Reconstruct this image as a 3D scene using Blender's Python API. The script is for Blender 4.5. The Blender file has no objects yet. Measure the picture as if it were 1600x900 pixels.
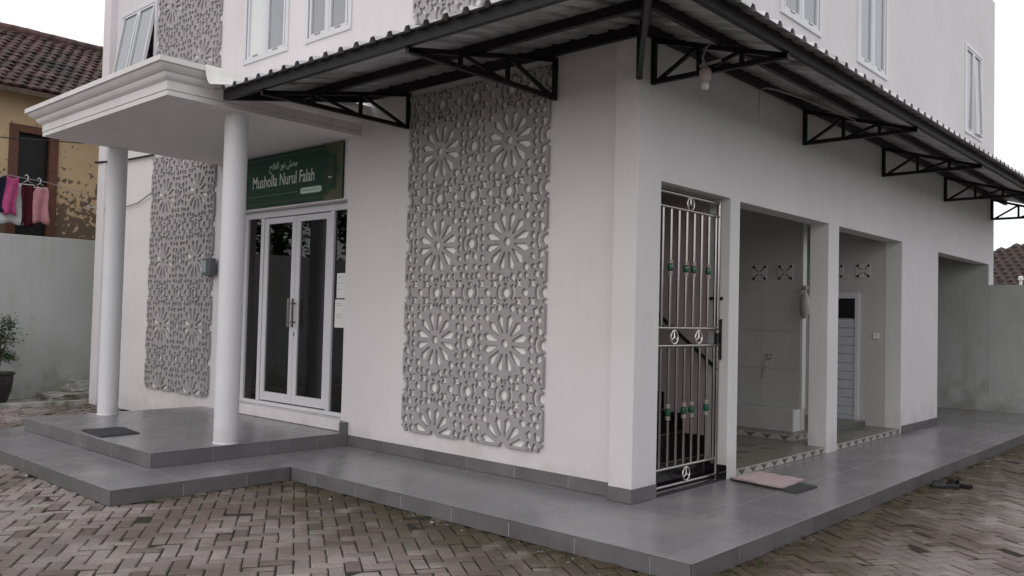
import bpy, bmesh, math, random
import numpy as np
from mathutils import Vector, Matrix

random.seed(7); rng = np.random.default_rng(7)
S = bpy.context.scene
COL = S.collection

# ------------------------------------------------------------------ camera
cam = bpy.data.objects.new('camera', bpy.data.cameras.new('camera')); COL.objects.link(cam)
R_ = ((0.7413087, 0.6707192, 0.02443687), (0.00425504, -0.04110557, 0.99914575), (-0.67115073, 0.74057146, 0.03332585))
CAM = Vector((3.8176, -5.6830, 1.6))
cam.matrix_world = Matrix(((R_[0][0], R_[1][0], -R_[2][0], CAM.x), (R_[0][1], R_[1][1], -R_[2][1], CAM.y), (R_[0][2], R_[1][2], -R_[2][2], CAM.z), (0, 0, 0, 1)))
cam.data.sensor_width = 36; cam.data.lens = 1322.0 / 1600 * 36
cam.data.clip_start = 0.05; cam.data.clip_end = 600
S.camera = cam
def pix(p):
    d = Vector(p) - CAM
    z = d.dot(Vector(R_[2]))
    if z < .1: return None
    return 800 + 1322 * d.dot(Vector(R_[0])) / z, 450 - 1322 * d.dot(Vector(R_[1])) / z, z

# ------------------------------------------------------------------ sky, sun, exposure
W = bpy.data.worlds.new('World'); S.world = W; W.use_nodes = True
wn = W.node_tree; wn.nodes.clear()
sky = wn.nodes.new('ShaderNodeTexSky'); sky.sky_type = 'NISHITA'; sky.sun_disc = False
SUN_EL, SUN_AZ = math.radians(32), math.radians(170)
sky.sun_elevation = SUN_EL; sky.sun_rotation = SUN_AZ; sky.dust_density = 4
sc = wn.nodes.new('ShaderNodeVectorMath'); sc.operation = 'SCALE'; sc.inputs['Scale'].default_value = 0.1
mx = wn.nodes.new('ShaderNodeMix'); mx.data_type = 'RGBA'; mx.inputs['Factor'].default_value = 0.9
mx.inputs[7].default_value = (1.22, 1.23, 1.25, 1)      # even overcast cloud cover
bg = wn.nodes.new('ShaderNodeBackground'); wo = wn.nodes.new('ShaderNodeOutputWorld')
wn.links.new(sky.outputs[0], sc.inputs[0]); wn.links.new(sc.outputs[0], mx.inputs[6])
wn.links.new(mx.outputs[2], bg.inputs[0]); wn.links.new(bg.outputs[0], wo.inputs[0])
sun = bpy.data.objects.new('sun', bpy.data.lights.new('sun', 'SUN')); COL.objects.link(sun)
sun.data.energy = 0.5; sun.data.angle = math.radians(80); sun.data.color = (1, .97, .93)
sd = Vector((math.sin(SUN_AZ) * math.cos(SUN_EL), math.cos(SUN_AZ) * math.cos(SUN_EL), math.sin(SUN_EL)))
sun.rotation_euler = sd.to_track_quat('Z', 'Y').to_euler()
sun.location = (0, -5, 30)
S.view_settings.view_transform = 'Standard'; S.view_settings.look = 'None'
S.view_settings.exposure = -0.03; S.view_settings.gamma = 1
S.render.engine = 'CYCLES'

# ------------------------------------------------------------------ materials
def mat(name, col, rough=.6, metal=0., spec=.5, var=.0, vscale=3., col2=None, c2scale=2., c2lo=.5, c2hi=.7, bump=0., bscale=60., rvar=0., rscale=2., tint=None, coat=0., objrand=0.):
    m = bpy.data.materials.new(name); m.use_nodes = True
    nt = m.node_tree; N, L = nt.nodes, nt.links
    b = N['Principled BSDF']; b.inputs['Roughness'].default_value = rough; b.inputs['Metallic'].default_value = metal
    b.inputs['Specular IOR Level'].default_value = spec; b.inputs['Coat Weight'].default_value = coat
    geo = N.new('ShaderNodeNewGeometry')
    def noise(scale, det=4., rgh=.6):
        n = N.new('ShaderNodeTexNoise'); n.inputs['Scale'].default_value = scale; n.inputs['Detail'].default_value = det; n.inputs['Roughness'].default_value = rgh
        L.new(geo.outputs['Position'], n.inputs['Vector']); return n.outputs['Fac']
    def rng_(x, a, bb, c, d):
        n = N.new('ShaderNodeMapRange'); L.new(x, n.inputs[0])
        for i, v in enumerate((a, bb, c, d)): n.inputs[i + 1].default_value = v
        return n.outputs[0]
    def mixc(fac, A, B, mode='MIX'):
        n = N.new('ShaderNodeMix'); n.data_type = 'RGBA'; n.blend_type = mode
        for sock, v in ((n.inputs[0], fac), (n.inputs[6], A), (n.inputs[7], B)):
            if hasattr(v, 'node'): L.new(v, sock)
            elif isinstance(v, (tuple, list)): sock.default_value = (*v, 1)
            else: sock.default_value = v
        return n.outputs[2]
    c = col
    if tint:
        a = N.new('ShaderNodeAttribute'); a.attribute_name = tint; c = a.outputs['Color']
    if objrand:
        oi = N.new('ShaderNodeObjectInfo'); f = rng_(oi.outputs['Random'], 0, 1, 1 - objrand, 1 + objrand)
        n = N.new('ShaderNodeCombineColor'); [L.new(f, n.inputs[i]) for i in range(3)]
        c = mixc(1., c, n.outputs[0], 'MULTIPLY')
    if col2: c = mixc(rng_(noise(c2scale), c2lo, c2hi, 0, 1), c, col2)
    if var:
        f = rng_(noise(vscale, 6), .3, .7, 1 - var, 1 + var)
        n = N.new('ShaderNodeCombineColor'); [L.new(f, n.inputs[i]) for i in range(3)]
        c = mixc(1., c, n.outputs[0], 'MULTIPLY')
    if hasattr(c, 'node'): L.new(c, b.inputs['Base Color'])
    else: b.inputs['Base Color'].default_value = (*c, 1)
    if rvar: L.new(rng_(noise(rscale, 5), .3, .7, rough - rvar, rough + rvar), b.inputs['Roughness'])
    if bump:
        bn = N.new('ShaderNodeBump'); bn.inputs['Strength'].default_value = bump; bn.inputs['Distance'].default_value = .01
        L.new(noise(bscale, 5), bn.inputs['Height']); L.new(bn.outputs[0], b.inputs['Normal'])
    m['_'] = 0
    return m
def glassy(name, tint, ior=1.5, rough=.02):
    m = bpy.data.materials.new(name); m.use_nodes = True; N, L = m.node_tree.nodes, m.node_tree.links
    N.clear(); o = N.new('ShaderNodeOutputMaterial'); mixn = N.new('ShaderNodeMixShader')
    t = N.new('ShaderNodeBsdfTransparent'); t.inputs[0].default_value = (*tint, 1)
    g = N.new('ShaderNodeBsdfGlossy'); g.inputs['Roughness'].default_value = rough
    f = N.new('ShaderNodeFresnel'); f.inputs[0].default_value = ior
    L.new(f.outputs[0], mixn.inputs[0]); L.new(t.outputs[0], mixn.inputs[1]); L.new(g.outputs[0], mixn.inputs[2]); L.new(mixn.outputs[0], o.inputs[0])
    return m

M = {}
M['wall'] = mat('wall_paint', (.70, .662, .685), .75, spec=.25, var=.045, vscale=.9, bump=.16, bscale=11)
M['wall_b'] = mat('wall_paint_side', (.672, .652, .665), .75, spec=.25, var=.05, vscale=.8, bump=.16, bscale=11)
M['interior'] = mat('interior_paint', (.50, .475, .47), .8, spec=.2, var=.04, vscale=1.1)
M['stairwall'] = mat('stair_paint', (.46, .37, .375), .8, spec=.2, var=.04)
M['trim'] = mat('canopy_paint', (.72, .70, .70), .65, spec=.3, var=.04, vscale=2, bump=.03)
M['soffit'] = mat('soffit_paint', (.78, .76, .755), .8, spec=.2, var=.03)
M['column'] = mat('column_paint', (.68, .675, .70), .5, spec=.4, var=.03, vscale=3, bump=.02)
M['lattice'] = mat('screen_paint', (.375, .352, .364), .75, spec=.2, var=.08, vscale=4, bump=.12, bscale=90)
M['added_backing'] = mat('added_backing_white', (.84, .82, .83), .6, spec=.3)  # invented plate, whiter than the wall so the screen holes look bright
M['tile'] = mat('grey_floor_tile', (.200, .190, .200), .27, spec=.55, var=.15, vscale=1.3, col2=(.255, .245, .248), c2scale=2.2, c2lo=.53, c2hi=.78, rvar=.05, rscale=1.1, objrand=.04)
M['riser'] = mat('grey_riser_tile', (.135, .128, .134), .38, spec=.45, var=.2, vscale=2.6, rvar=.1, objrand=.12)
M['grout'] = mat('light_grout', (.36, .36, .36), .9, var=.2, vscale=6)
M['slab'] = mat('slab_concrete', (.12, .12, .125), .9)
M['alu'] = mat('white_aluminium', (.62, .62, .65), .35, spec=.5, var=.03)
M['steel'] = mat('stainless_steel', (.40, .37, .37), .2, metal=1., var=.06, vscale=9)
M['polished'] = mat('polished_steel', (.72, .69, .69), .3, metal=.9)
M['green'] = mat('green_enamel', (.006, .085, .042), .2, coat=.4)
M['brass'] = mat('beige_collar', (.5, .43, .38), .35, metal=.4)
M['black_metal'] = mat('black_painted_steel', (.008, .007, .009), .5, spec=.3, var=.2, vscale=6)
M['sheet'] = mat('metal_roof_sheet', (.55, .54, .56), .34, metal=.5, var=.12, vscale=2.5, col2=(.09, .10, .07), c2scale=1.7, c2lo=.52, c2hi=.75)
M['granite'] = mat('black_granite', (.012, .010, .012), .12, spec=.5, var=.3, vscale=70)
M['door_glass'] = glassy('door_glass', (.34, .35, .35), 1.62)
M['win_glass'] = mat('window_glass', (.27, .28, .31), .06, spec=.7, var=.05, vscale=.7)
M['win_pale'] = mat('window_blind_glass', (.66, .67, .68), .12, spec=.6, var=.03)
M['dark'] = mat('dark_void', (.01, .01, .012), .4)
M['in_tile'] = mat('interior_wall_tile', (.50, .50, .50), .3, spec=.5, var=.05, vscale=2)
M['white'] = mat('white_paper', (.72, .72, .72), .7, var=.03)
M['pvc'] = mat('pvc_door', (.50, .53, .57), .4)
M['soil'] = mat('dark_joint_soil', (.022, .018, .014), .95, var=.3, vscale=12)
M['earth'] = mat('packed_earth', (.13, .11, .095), .95, var=.25, vscale=1.5)
M['bound'] = mat('boundary_wall_paint', (.44, .455, .45), .85, spec=.2, var=.06, vscale=1.2, col2=(.36, .365, .34), c2scale=.8, c2lo=.5, c2hi=.8, bump=.06, bscale=30)
M['concrete'] = mat('old_concrete', (.31, .30, .275), .9, var=.25, vscale=7, col2=(.10, .11, .07), c2scale=5, c2lo=.45, c2hi=.65, bump=.3, bscale=30)
M['kerbm'] = mat('pale_kerb', (.36, .355, .335), .9, var=.3, vscale=5, col2=(.15, .15, .11), c2scale=4, c2lo=.5, c2hi=.66)
M['plaster'] = mat('peeling_house_plaster', (.56, .415, .255), .85, spec=.2, var=.06, vscale=2)
M['wood'] = mat('red_brown_wood', (.12, .045, .028), .6, var=.3, vscale=8)
M['rooftile'] = mat('clay_roof_tile', (.082, .042, .042), .75, spec=.3, var=.5, vscale=6, col2=(.022, .024, .018), c2scale=1.1, c2lo=.45, c2hi=.7, objrand=.45, bump=.2, bscale=30)
M['farroof'] = mat('far_roof_tile', (.05, .032, .027), .85, var=.5, vscale=9)
M['wire'] = mat('black_cable', (.012, .012, .012), .5)
M['wire_g'] = mat('grey_cable', (.32, .32, .33), .6)
M['pot'] = mat('dark_glazed_pot', (.022, .020, .022), .35, var=.3, vscale=8)
M['moss'] = mat('kerb_moss', (.07, .072, .033), .9, var=.4, vscale=10)
M['leaf'] = mat('pot_plant_leaf', (.055, .10, .035), .5, var=.45, vscale=14)
M['bark'] = mat('stem_bark', (.09, .07, .05), .9, var=.2)
M['rubber'] = mat('dark_mat', (.042, .042, .048), .9, var=.25, vscale=40, bump=.4, bscale=220)
M['mat2'] = mat('charcoal_mat', (.055, .055, .055), .95, var=.3, vscale=40, bump=.4, bscale=200)
M['towel'] = mat('pink_towel', (.52, .41, .42), .95, spec=.1, var=.08, vscale=30, bump=.5, bscale=260)
M['sandal'] = mat('black_sandal', (.012, .012, .012), .45, var=.2, vscale=20)
M['bulb'] = mat('bulb_glass', (.62, .58, .56), .25)
M['holder'] = mat('lamp_holder', (.40, .345, .32), .5)
M['end_tile'] = mat('white_edge_tile', (.62, .62, .62), .35)
M['cream'] = mat('vent_block', (.58, .54, .52), .8, var=.06)
M['vb_hole'] = mat('vent_hole', (.012, .01, .01), .9)
M['chrome'] = mat('tap_chrome', (.4, .4, .4), .25, metal=1.)
M['bag'] = mat('translucent_bag', (.42, .42, .41), .4, var=.2, vscale=12)
M['meter'] = mat('meter_box', (.10, .11, .115), .3, var=.1)
M['meter_glass'] = mat('meter_window', (.30, .36, .36), .08, spec=.7)
M['sign_green'] = mat('sign_green', (.008, .045, .024), .5, spec=.25, var=.15, vscale=2.5)
M['sign_dark'] = mat('sign_dark_green', (.010, .032, .019), .5, spec=.4, var=.2, vscale=8)
M['sign_gold'] = mat('sign_gold', (.060, .060, .022), .4, var=.35, vscale=14)
M['sign_white'] = mat('sign_white', (.55, .60, .56), .5)
M['sign_pill'] = mat('sign_pill', (.50, .60, .52), .5)
M['motif'] = mat('dark_tile_print', (.05, .05, .055), .4)
M['motif2'] = mat('pale_tile_print', (.42, .40, .37), .4)
M['ftile'] = mat('olive_floor_tile', (.155, .150, .115), .3, var=.12, vscale=3, objrand=.06)
M['btile'] = mat('border_floor_tile', (.40, .385, .35), .35, var=.08, vscale=4, objrand=.05)
for k, c in (('navy', (.018, .016, .035)), ('pinkc', (.40, .075, .19)), ('whitec', (.52, .53, .55)), ('maroon', (.06, .012, .018)), ('rose', (.46, .22, .25))):
    M[k] = mat(k + '_cloth', c, .95, spec=.1, var=.15, vscale=9)
M['paver'] = mat('clay_grey_paver', (.2, .17, .155), .82, spec=.3, tint='tint', var=.16, vscale=38, bump=.35, bscale=70)
# damp, mossy and earthy stains on the pavers (own shapes, by world position)
def paver_stains():
    m = M['paver']; nt = m.node_tree; N, L = nt.nodes, nt.links; b = N['Principled BSDF']
    src = b.inputs['Base Color'].links[0].from_socket; geo = [n for n in N if n.type == 'NEW_GEOMETRY'][0]
    sep = N.new('ShaderNodeSeparateXYZ'); L.new(geo.outputs['Position'], sep.inputs[0])
    def noise(s, off=0):
        a = N.new('ShaderNodeVectorMath'); a.operation = 'ADD'; a.inputs[1].default_value = (off, off * .7, 0); L.new(geo.outputs['Position'], a.inputs[0])
        n = N.new('ShaderNodeTexNoise'); n.inputs['Scale'].default_value = s; n.inputs['Detail'].default_value = 5; L.new(a.outputs[0], n.inputs['Vector']); return n.outputs['Fac']
    def mr(x, a, bb, c=0., d=1.):
        n = N.new('ShaderNodeMapRange'); L.new(x, n.inputs[0])
        for i, v in enumerate((a, bb, c, d)): n.inputs[i + 1].default_value = v
        return n.outputs[0]
    def ma(op, x, y):
        n = N.new('ShaderNodeMath'); n.operation = op
        for i, v in enumerate((x, y)):
            if hasattr(v, 'node'): L.new(v, n.inputs[i])
            else: n.inputs[i].default_value = v
        return n.outputs[0]
    def mixc(f, A, B):
        n = N.new('ShaderNodeMix'); n.data_type = 'RGBA'; L.new(f, n.inputs[0]); L.new(A, n.inputs[6]); n.inputs[7].default_value = (*B, 1); return n.outputs[2]
    # distance to the kerbs of the terrace
    dB = mr(ma('ABSOLUTE', ma('SUBTRACT', sep.outputs[0], 1.2), 0), .15, 1.0, 1, 0)
    dA = mr(ma('ABSOLUTE', ma('SUBTRACT', sep.outputs[1], -1.1), 0), .15, 1.25, 1, 0)
    near = ma('MAXIMUM', ma('MULTIPLY', dB, mr(sep.outputs[1], -1.3, -1.0)), ma('MULTIPLY', dA, ma('MULTIPLY', mr(sep.outputs[0], -3.6, -3.0), mr(sep.outputs[0], 1.5, .9))))
    c = mixc(ma('MULTIPLY', mr(noise(1.1), .42, .62), .7), src, (.105, .076, .062))
    c = mixc(ma('MULTIPLY', near, mr(noise(2.3, 3), .30, .47, 0, .95)), c, (.060, .042, .030))
    c = mixc(ma('MULTIPLY', near, mr(noise(3.1, 9), .47, .58, 0, .8)), c, (.085, .074, .042))
    c = mixc(mr(noise(.9, 17), .6, .75, 0, .4), c, (.125, .118, .09))
    c = mixc(mr(noise(5., 31), .66, .74, 0, .4), c, (.34, .31, .29))
    L.new(c, b.inputs['Base Color'])
    n = N.new('ShaderNodeMapRange'); L.new(noise(1.3, 5), n.inputs[0]); n.inputs[1].default_value = .35; n.inputs[2].default_value = .65; n.inputs[3].default_value = .9; n.inputs[4].default_value = .55
    L.new(n.outputs[0], b.inputs['Roughness'])
paver_stains()
def plaster_peel():
    m = M['plaster']; nt = m.node_tree; N, L = nt.nodes, nt.links; b = N['Principled BSDF']
    src = b.inputs['Base Color'].links[0].from_socket; geo = [n for n in N if n.type == 'NEW_GEOMETRY'][0]
    sep = N.new('ShaderNodeSeparateXYZ'); L.new(geo.outputs['Position'], sep.inputs[0])
    n1 = N.new('ShaderNodeTexNoise'); n1.inputs['Scale'].default_value = 8; n1.inputs['Detail'].default_value = 4; n1.inputs['Roughness'].default_value = .55; L.new(geo.outputs['Position'], n1.inputs['Vector'])
    hz = N.new('ShaderNodeMapRange'); L.new(sep.outputs[2], hz.inputs[0]); hz.inputs[1].default_value = 2.6; hz.inputs[2].default_value = 4.3; hz.inputs[3].default_value = .20; hz.inputs[4].default_value = -.115
    ad = N.new('ShaderNodeMath'); ad.operation = 'ADD'; L.new(n1.outputs['Fac'], ad.inputs[0]); L.new(hz.outputs[0], ad.inputs[1])
    st = N.new('ShaderNodeMapRange'); L.new(ad.outputs[0], st.inputs[0]); st.inputs[1].default_value = .52; st.inputs[2].default_value = .55
    mxx = N.new('ShaderNodeMix'); mxx.data_type = 'RGBA'; L.new(st.outputs[0], mxx.inputs[0]); L.new(src, mxx.inputs[6]); mxx.inputs[7].default_value = (.17, .125, .09, 1)
    L.new(mxx.outputs[2], b.inputs['Base Color'])
plaster_peel()
def wall_grime(key, z0, col, amt):
    # splash stains with ragged outline along the wall foot
    m = M[key]; nt = m.node_tree; N, L = nt.nodes, nt.links; b = N['Principled BSDF']
    src = b.inputs['Base Color'].links[0].from_socket; geo = [n for n in N if n.type == 'NEW_GEOMETRY'][0]
    sep = N.new('ShaderNodeSeparateXYZ'); L.new(geo.outputs['Position'], sep.inputs[0])
    n1 = N.new('ShaderNodeTexNoise'); n1.inputs['Scale'].default_value = 4; n1.inputs['Detail'].default_value = 6; L.new(geo.outputs['Position'], n1.inputs['Vector'])
    hz = N.new('ShaderNodeMapRange'); L.new(sep.outputs[2], hz.inputs[0]); hz.inputs[1].default_value = 0; hz.inputs[2].default_value = z0; hz.inputs[3].default_value = .2; hz.inputs[4].default_value = -.25
    ad = N.new('ShaderNodeMath'); ad.operation = 'ADD'; L.new(n1.outputs['Fac'], ad.inputs[0]); L.new(hz.outputs[0], ad.inputs[1])
    st = N.new('ShaderNodeMapRange'); L.new(ad.outputs[0], st.inputs[0]); st.inputs[1].default_value = .45; st.inputs[2].default_value = .7; st.inputs[4].default_value = amt
    mxx = N.new('ShaderNodeMix'); mxx.data_type = 'RGBA'; L.new(st.outputs[0], mxx.inputs[0]); L.new(src, mxx.inputs[6]); mxx.inputs[7].default_value = (*col, 1)
    L.new(mxx.outputs[2], b.inputs['Base Color'])
wall_grime('bound', .9, (.24, .25, .19), .7)
wall_grime('wall', .7, (.46, .44, .42), .35); wall_grime('wall_b', .8, (.45, .44, .43), .4)

wall_grime('column', .75, (.47, .46, .44), .5)
def rain_streaks(key, col, amt):
    # faint vertical run marks, stretched noise by world position
    m = M[key]; nt = m.node_tree; N, L = nt.nodes, nt.links; b = N['Principled BSDF']
    src = b.inputs['Base Color'].links[0].from_socket; geo = [n for n in N if n.type == 'NEW_GEOMETRY'][0]
    mp = N.new('ShaderNodeVectorMath'); mp.operation = 'MULTIPLY'; mp.inputs[1].default_value = (7, 7, .45); L.new(geo.outputs['Position'], mp.inputs[0])
    n1 = N.new('ShaderNodeTexNoise'); n1.inputs['Scale'].default_value = 1.; n1.inputs['Detail'].default_value = 5; L.new(mp.outputs[0], n1.inputs['Vector'])
    n2 = N.new('ShaderNodeTexNoise'); n2.inputs['Scale'].default_value = .55; n2.inputs['Detail'].default_value = 3; L.new(geo.outputs['Position'], n2.inputs['Vector'])
    st = N.new('ShaderNodeMapRange'); L.new(n1.outputs['Fac'], st.inputs[0]); st.inputs[1].default_value = .52; st.inputs[2].default_value = .75; st.inputs[4].default_value = amt
    s2 = N.new('ShaderNodeMapRange'); L.new(n2.outputs['Fac'], s2.inputs[0]); s2.inputs[1].default_value = .4; s2.inputs[2].default_value = .65
    mm = N.new('ShaderNodeMath'); mm.operation = 'MULTIPLY'; L.new(st.outputs[0], mm.inputs[0]); L.new(s2.outputs[0], mm.inputs[1])
    mxx = N.new('ShaderNodeMix'); mxx.data_type = 'RGBA'; L.new(mm.outputs[0], mxx.inputs[0]); L.new(src, mxx.inputs[6]); mxx.inputs[7].default_value = (*col, 1)
    L.new(mxx.outputs[2], b.inputs['Base Color'])
rain_streaks('wall', (.50, .485, .48), .25); rain_streaks('wall_b', (.49, .48, .475), .28); rain_streaks('trim', (.45, .44, .42), .7); rain_streaks('bound', (.30, .305, .28), .6); rain_streaks('lattice', (.22, .21, .21), .6)

# ------------------------------------------------------------------ mesh helpers
class MB:
    def __init__(s): s.v = []; s.f = []; s.sm = False
    def add(s, vs, fs):
        n = len(s.v); s.v += [tuple(p) for p in vs]; s.f += [tuple(i + n for i in f) for f in fs]; return s
    def box(s, x0, x1, y0, y1, z0, z1):
        vs = [(x, y, z) for z in (z0, z1) for y in (y0, y1) for x in (x0, x1)]
        return s.add(vs, [(0, 2, 3, 1), (4, 5, 7, 6), (0, 1, 5, 4), (2, 6, 7, 3), (0, 4, 6, 2), (1, 3, 7, 5)])
    def bar(s, a, b, w, h, up=(0, 0, 1)):
        a, b = Vector(a), Vector(b); d = (b - a).normalized(); u = Vector(up)
        if abs(d.dot(u)) > .95: u = Vector((1, 0, 0))
        r = d.cross(u).normalized(); u = r.cross(d)
        vs = [p + r * (i * w / 2) + u * (j * h / 2) for p in (a, b) for i, j in ((-1, -1), (1, -1), (1, 1), (-1, 1))]
        return s.add(vs, [(0, 1, 2, 3), (7, 6, 5, 4), (0, 4, 5, 1), (1, 5, 6, 2), (2, 6, 7, 3), (3, 7, 4, 0)])
    def tube(s, pts, r, n=8, cap=True):
        P = [Vector(p) for p in pts]; rings = []; a = None
        for i, p in enumerate(P):
            d = (P[min(i + 1, len(P) - 1)] - P[max(i - 1, 0)]).normalized()
            if (P[0] - P[-1]).length < 1e-6 and i in (0, len(P) - 1): d = (P[1] - P[-2]).normalized()
            if a is None:
                u = Vector((0, 0, 1)) if abs(d.z) < .9 else Vector((1, 0, 0)); a = d.cross(u).normalized()
            else: a = (a - d * a.dot(d)).normalized()
            b = a.cross(d); rr = r[i] if isinstance(r, (list, tuple)) else r
            rings.append([p + (a * math.cos(2 * math.pi * k / n) + b * math.sin(2 * math.pi * k / n)) * rr for k in range(n)])
        n0 = len(s.v); s.v += [tuple(q) for rg in rings for q in rg]
        for i in range(len(P) - 1):
            for k in range(n):
                a_, b_ = n0 + i * n + k, n0 + i * n + (k + 1) % n; s.f.append((a_, b_, b_ + n, a_ + n))
        if cap: s.f.append(tuple(n0 + k for k in range(n))[::-1]); s.f.append(tuple(n0 + (len(P) - 1) * n + k for k in range(n)))
        return s
    def lathe(s, c, prof, n=24):
        c = Vector(c); n0 = len(s.v)
        for r, z in prof: s.v += [(c.x + r * math.cos(2 * math.pi * k / n), c.y + r * math.sin(2 * math.pi * k / n), c.z + z) for k in range(n)]
        for i in range(len(prof) - 1):
            for k in range(n):
                a, b = n0 + i * n + k, n0 + i * n + (k + 1) % n; s.f.append((a, b, b + n, a + n))
        s.f.append(tuple(n0 + k for k in range(n))[::-1]); m = n0 + (len(prof) - 1) * n; s.f.append(tuple(m + k for k in range(n)))
        return s
    def mesh(s, name):
        me = bpy.data.meshes.new(name); me.from_pydata(s.v, [], s.f); me.update(); return me
    def build(s, name, m, parent=None, bevel=0., smooth=False, fix=True):
        me = s.mesh(name)
        if fix or bevel:
            bm = bmesh.new(); bm.from_mesh(me)
            if fix: bmesh.ops.recalc_face_normals(bm, faces=bm.faces)
            if bevel:
                es = [e for e in bm.edges if len(e.link_faces) == 2 and e.calc_face_angle(0) > .6]
                bmesh.ops.bevel(bm, geom=es, offset=bevel, segments=2, profile=.6, affect='EDGES', clamp_overlap=True)
            bm.to_mesh(me); bm.free()
        return link(name, me, m, parent, smooth)
def link(name, me, m, parent=None, smooth=False):
    o = bpy.data.objects.new(name, me); COL.objects.link(o)
    if m is not None and not me.materials: me.materials.append(M[m] if isinstance(m, str) else m)
    if smooth:
        me.polygons.foreach_set('use_smooth', [True] * len(me.polygons))
        try: me.set_sharp_from_angle(angle=math.radians(38))
        except Exception: pass
    if parent is not None: par(o, parent)
    return o
ORG = {}
def par(o, p):
    o.parent = p
    t = ORG.get(p.name, Vector((0, 0, 0)))
    o.matrix_parent_inverse = Matrix.Translation(-t)
def tag(o, label=None, cat=None, group=None, kind=None):
    if label: o['label'] = label
    if cat: o['category'] = cat
    if group: o['group'] = group
    if kind: o['kind'] = kind
    return o
def thing(name, loc, label, cat, group=None):
    o = bpy.data.objects.new(name, None); COL.objects.link(o); o.location = loc; ORG[o.name] = Vector(loc); o.empty_display_size = .2
    return tag(o, label, cat, group)
def grid_wall(plane, a0, a1, z0, z1, t0, t1, holes):
    """wall sheet with thickness t0..t1 and rectangular openings; plane 'A': a=x, t=y; plane 'B': a=y, t=x"""
    xs = sorted({a0, a1, *[h[i] for h in holes for i in (0, 1)]}); zs = sorted({z0, z1, *[h[i] for h in holes for i in (2, 3)]})
    xs = [x for x in xs if a0 <= x <= a1]; zs = [z for z in zs if z0 <= z <= z1]
    sol = lambda i, j: 0 <= i < len(xs) - 1 and 0 <= j < len(zs) - 1 and not any(h[0] - 1e-6 <= xs[i] and xs[i + 1] <= h[1] + 1e-6 and h[2] - 1e-6 <= zs[j] and zs[j + 1] <= h[3] + 1e-6 for h in holes)
    P = (lambda a, t, z: (a, t, z)) if plane == 'A' else (lambda a, t, z: (t, a, z))
    b = MB()
    for i in range(len(xs) - 1):
        for j in range(len(zs) - 1):
            if not sol(i, j): continue
            x, X, z, Z = xs[i], xs[i + 1], zs[j], zs[j + 1]
            q = lambda c: b.add([P(*k) for k in c], [(0, 1, 2, 3)])
            q([(x, t0, z), (X, t0, z), (X, t0, Z), (x, t0, Z)]); q([(x, t1, z), (x, t1, Z), (X, t1, Z), (X, t1, z)])
            if not sol(i - 1, j): q([(x, t0, z), (x, t0, Z), (x, t1, Z), (x, t1, z)])
            if not sol(i + 1, j): q([(X, t0, z), (X, t1, z), (X, t1, Z), (X, t0, Z)])
            if not sol(i, j - 1): q([(x, t0, z), (x, t1, z), (X, t1, z), (X, t0, z)])
            if not sol(i, j + 1): q([(x, t0, Z), (X, t0, Z), (X, t1, Z), (x, t1, Z)])
    return b
def wall_build(b, name, m, parent, bevel=.006):
    me = b.mesh(name); bm = bmesh.new(); bm.from_mesh(me); bmesh.ops.remove_doubles(bm, verts=bm.verts, dist=1e-5)
    bmesh.ops.recalc_face_normals(bm, faces=bm.faces)
    if bevel:
        es = [e for e in bm.edges if len(e.link_faces) == 2 and e.calc_face_angle(0) > .6]
        bmesh.ops.bevel(bm, geom=es, offset=bevel, segments=2, profile=.5, affect='EDGES', clamp_overlap=True)
    bm.to_mesh(me); bm.free(); return link(name, me, m, parent)
def text_mesh(body, size, sx=1., extrude=.0012, bold=0.):
    c = bpy.data.curves.new('lettering', 'FONT'); c.body = body; c.size = size; c.extrude = extrude; c.align_x = 'CENTER'; c.align_y = 'CENTER'; c.offset = bold; c.resolution_u = 3
    o = bpy.data.objects.new('lettering', c); COL.objects.link(o)
    dg = bpy.context.evaluated_depsgraph_get(); me = bpy.data.meshes.new_from_object(o.evaluated_get(dg))
    bpy.data.objects.remove(o); bpy.data.curves.remove(c)
    me.transform(Matrix.Diagonal((sx, 1, 1, 1))); me.materials.clear(); return me

YA = .10      # plane of the long front wall (the corner pilaster stands 0.1 m proud, at y = 0)
T1, T2 = .13, .27   # terrace and porch platform heights

# ------------------------------------------------------------------ ground and paving
g = MB(); g.add([(-220, -220, -.03), (220, -220, -.03), (220, 220, -.03), (-220, 220, -.03)], [(0, 1, 2, 3)])
tag(g.build('ground', 'earth'), kind='structure')
bed = MB().box(-11.3, 7.5, -7.5, 16, -.028, -.011).build('pavement', 'soil'); tag(bed, kind='structure')
L_, W_, GAP = .21, .105, .009
def paver_geo(w, h, tilt=(0, 0), top=0., worn=0.):
    hx, hy, c = w / 2 - GAP / 2, h / 2 - GAP / 2, .009
    def pt(x, y, z): return (x, y, z + top + tilt[0] * x + tilt[1] * y)
    vs = [pt(*p) for p in [(-hx, -hy, -.02), (hx, -hy, -.02), (hx, hy, -.02), (-hx, hy, -.02), (-hx, -hy, -.007), (hx, -hy, -.007), (hx, hy, -.007), (-hx, hy, -.007),
          (-hx + c, -hy + c, 0), (hx - c, -hy + c, 0), (hx - c, hy - c, 0), (-hx + c, hy - c, 0)]]
    fs = [(8, 9, 10, 11)] + [(a, b, b + 4, a + 4) for a, b in ((0, 1), (1, 2), (2, 3), (3, 0))] + [(a, b, b + 4, a + 4) for a, b in ((4, 5), (5, 6), (6, 7), (7, 4))]
    return vs, fs
def ptint():
    k = random.random(); v = random.choice((random.uniform(.70, 1.2), random.uniform(.88, 1.12)))
    base = (.285, .245, .235) if k < .62 else ((.245, .195, .182) if k < .82 else ((.285, .255, .235) if k < .94 else (.15, .12, .112)))
    return tuple(c * v for c in base)
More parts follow.
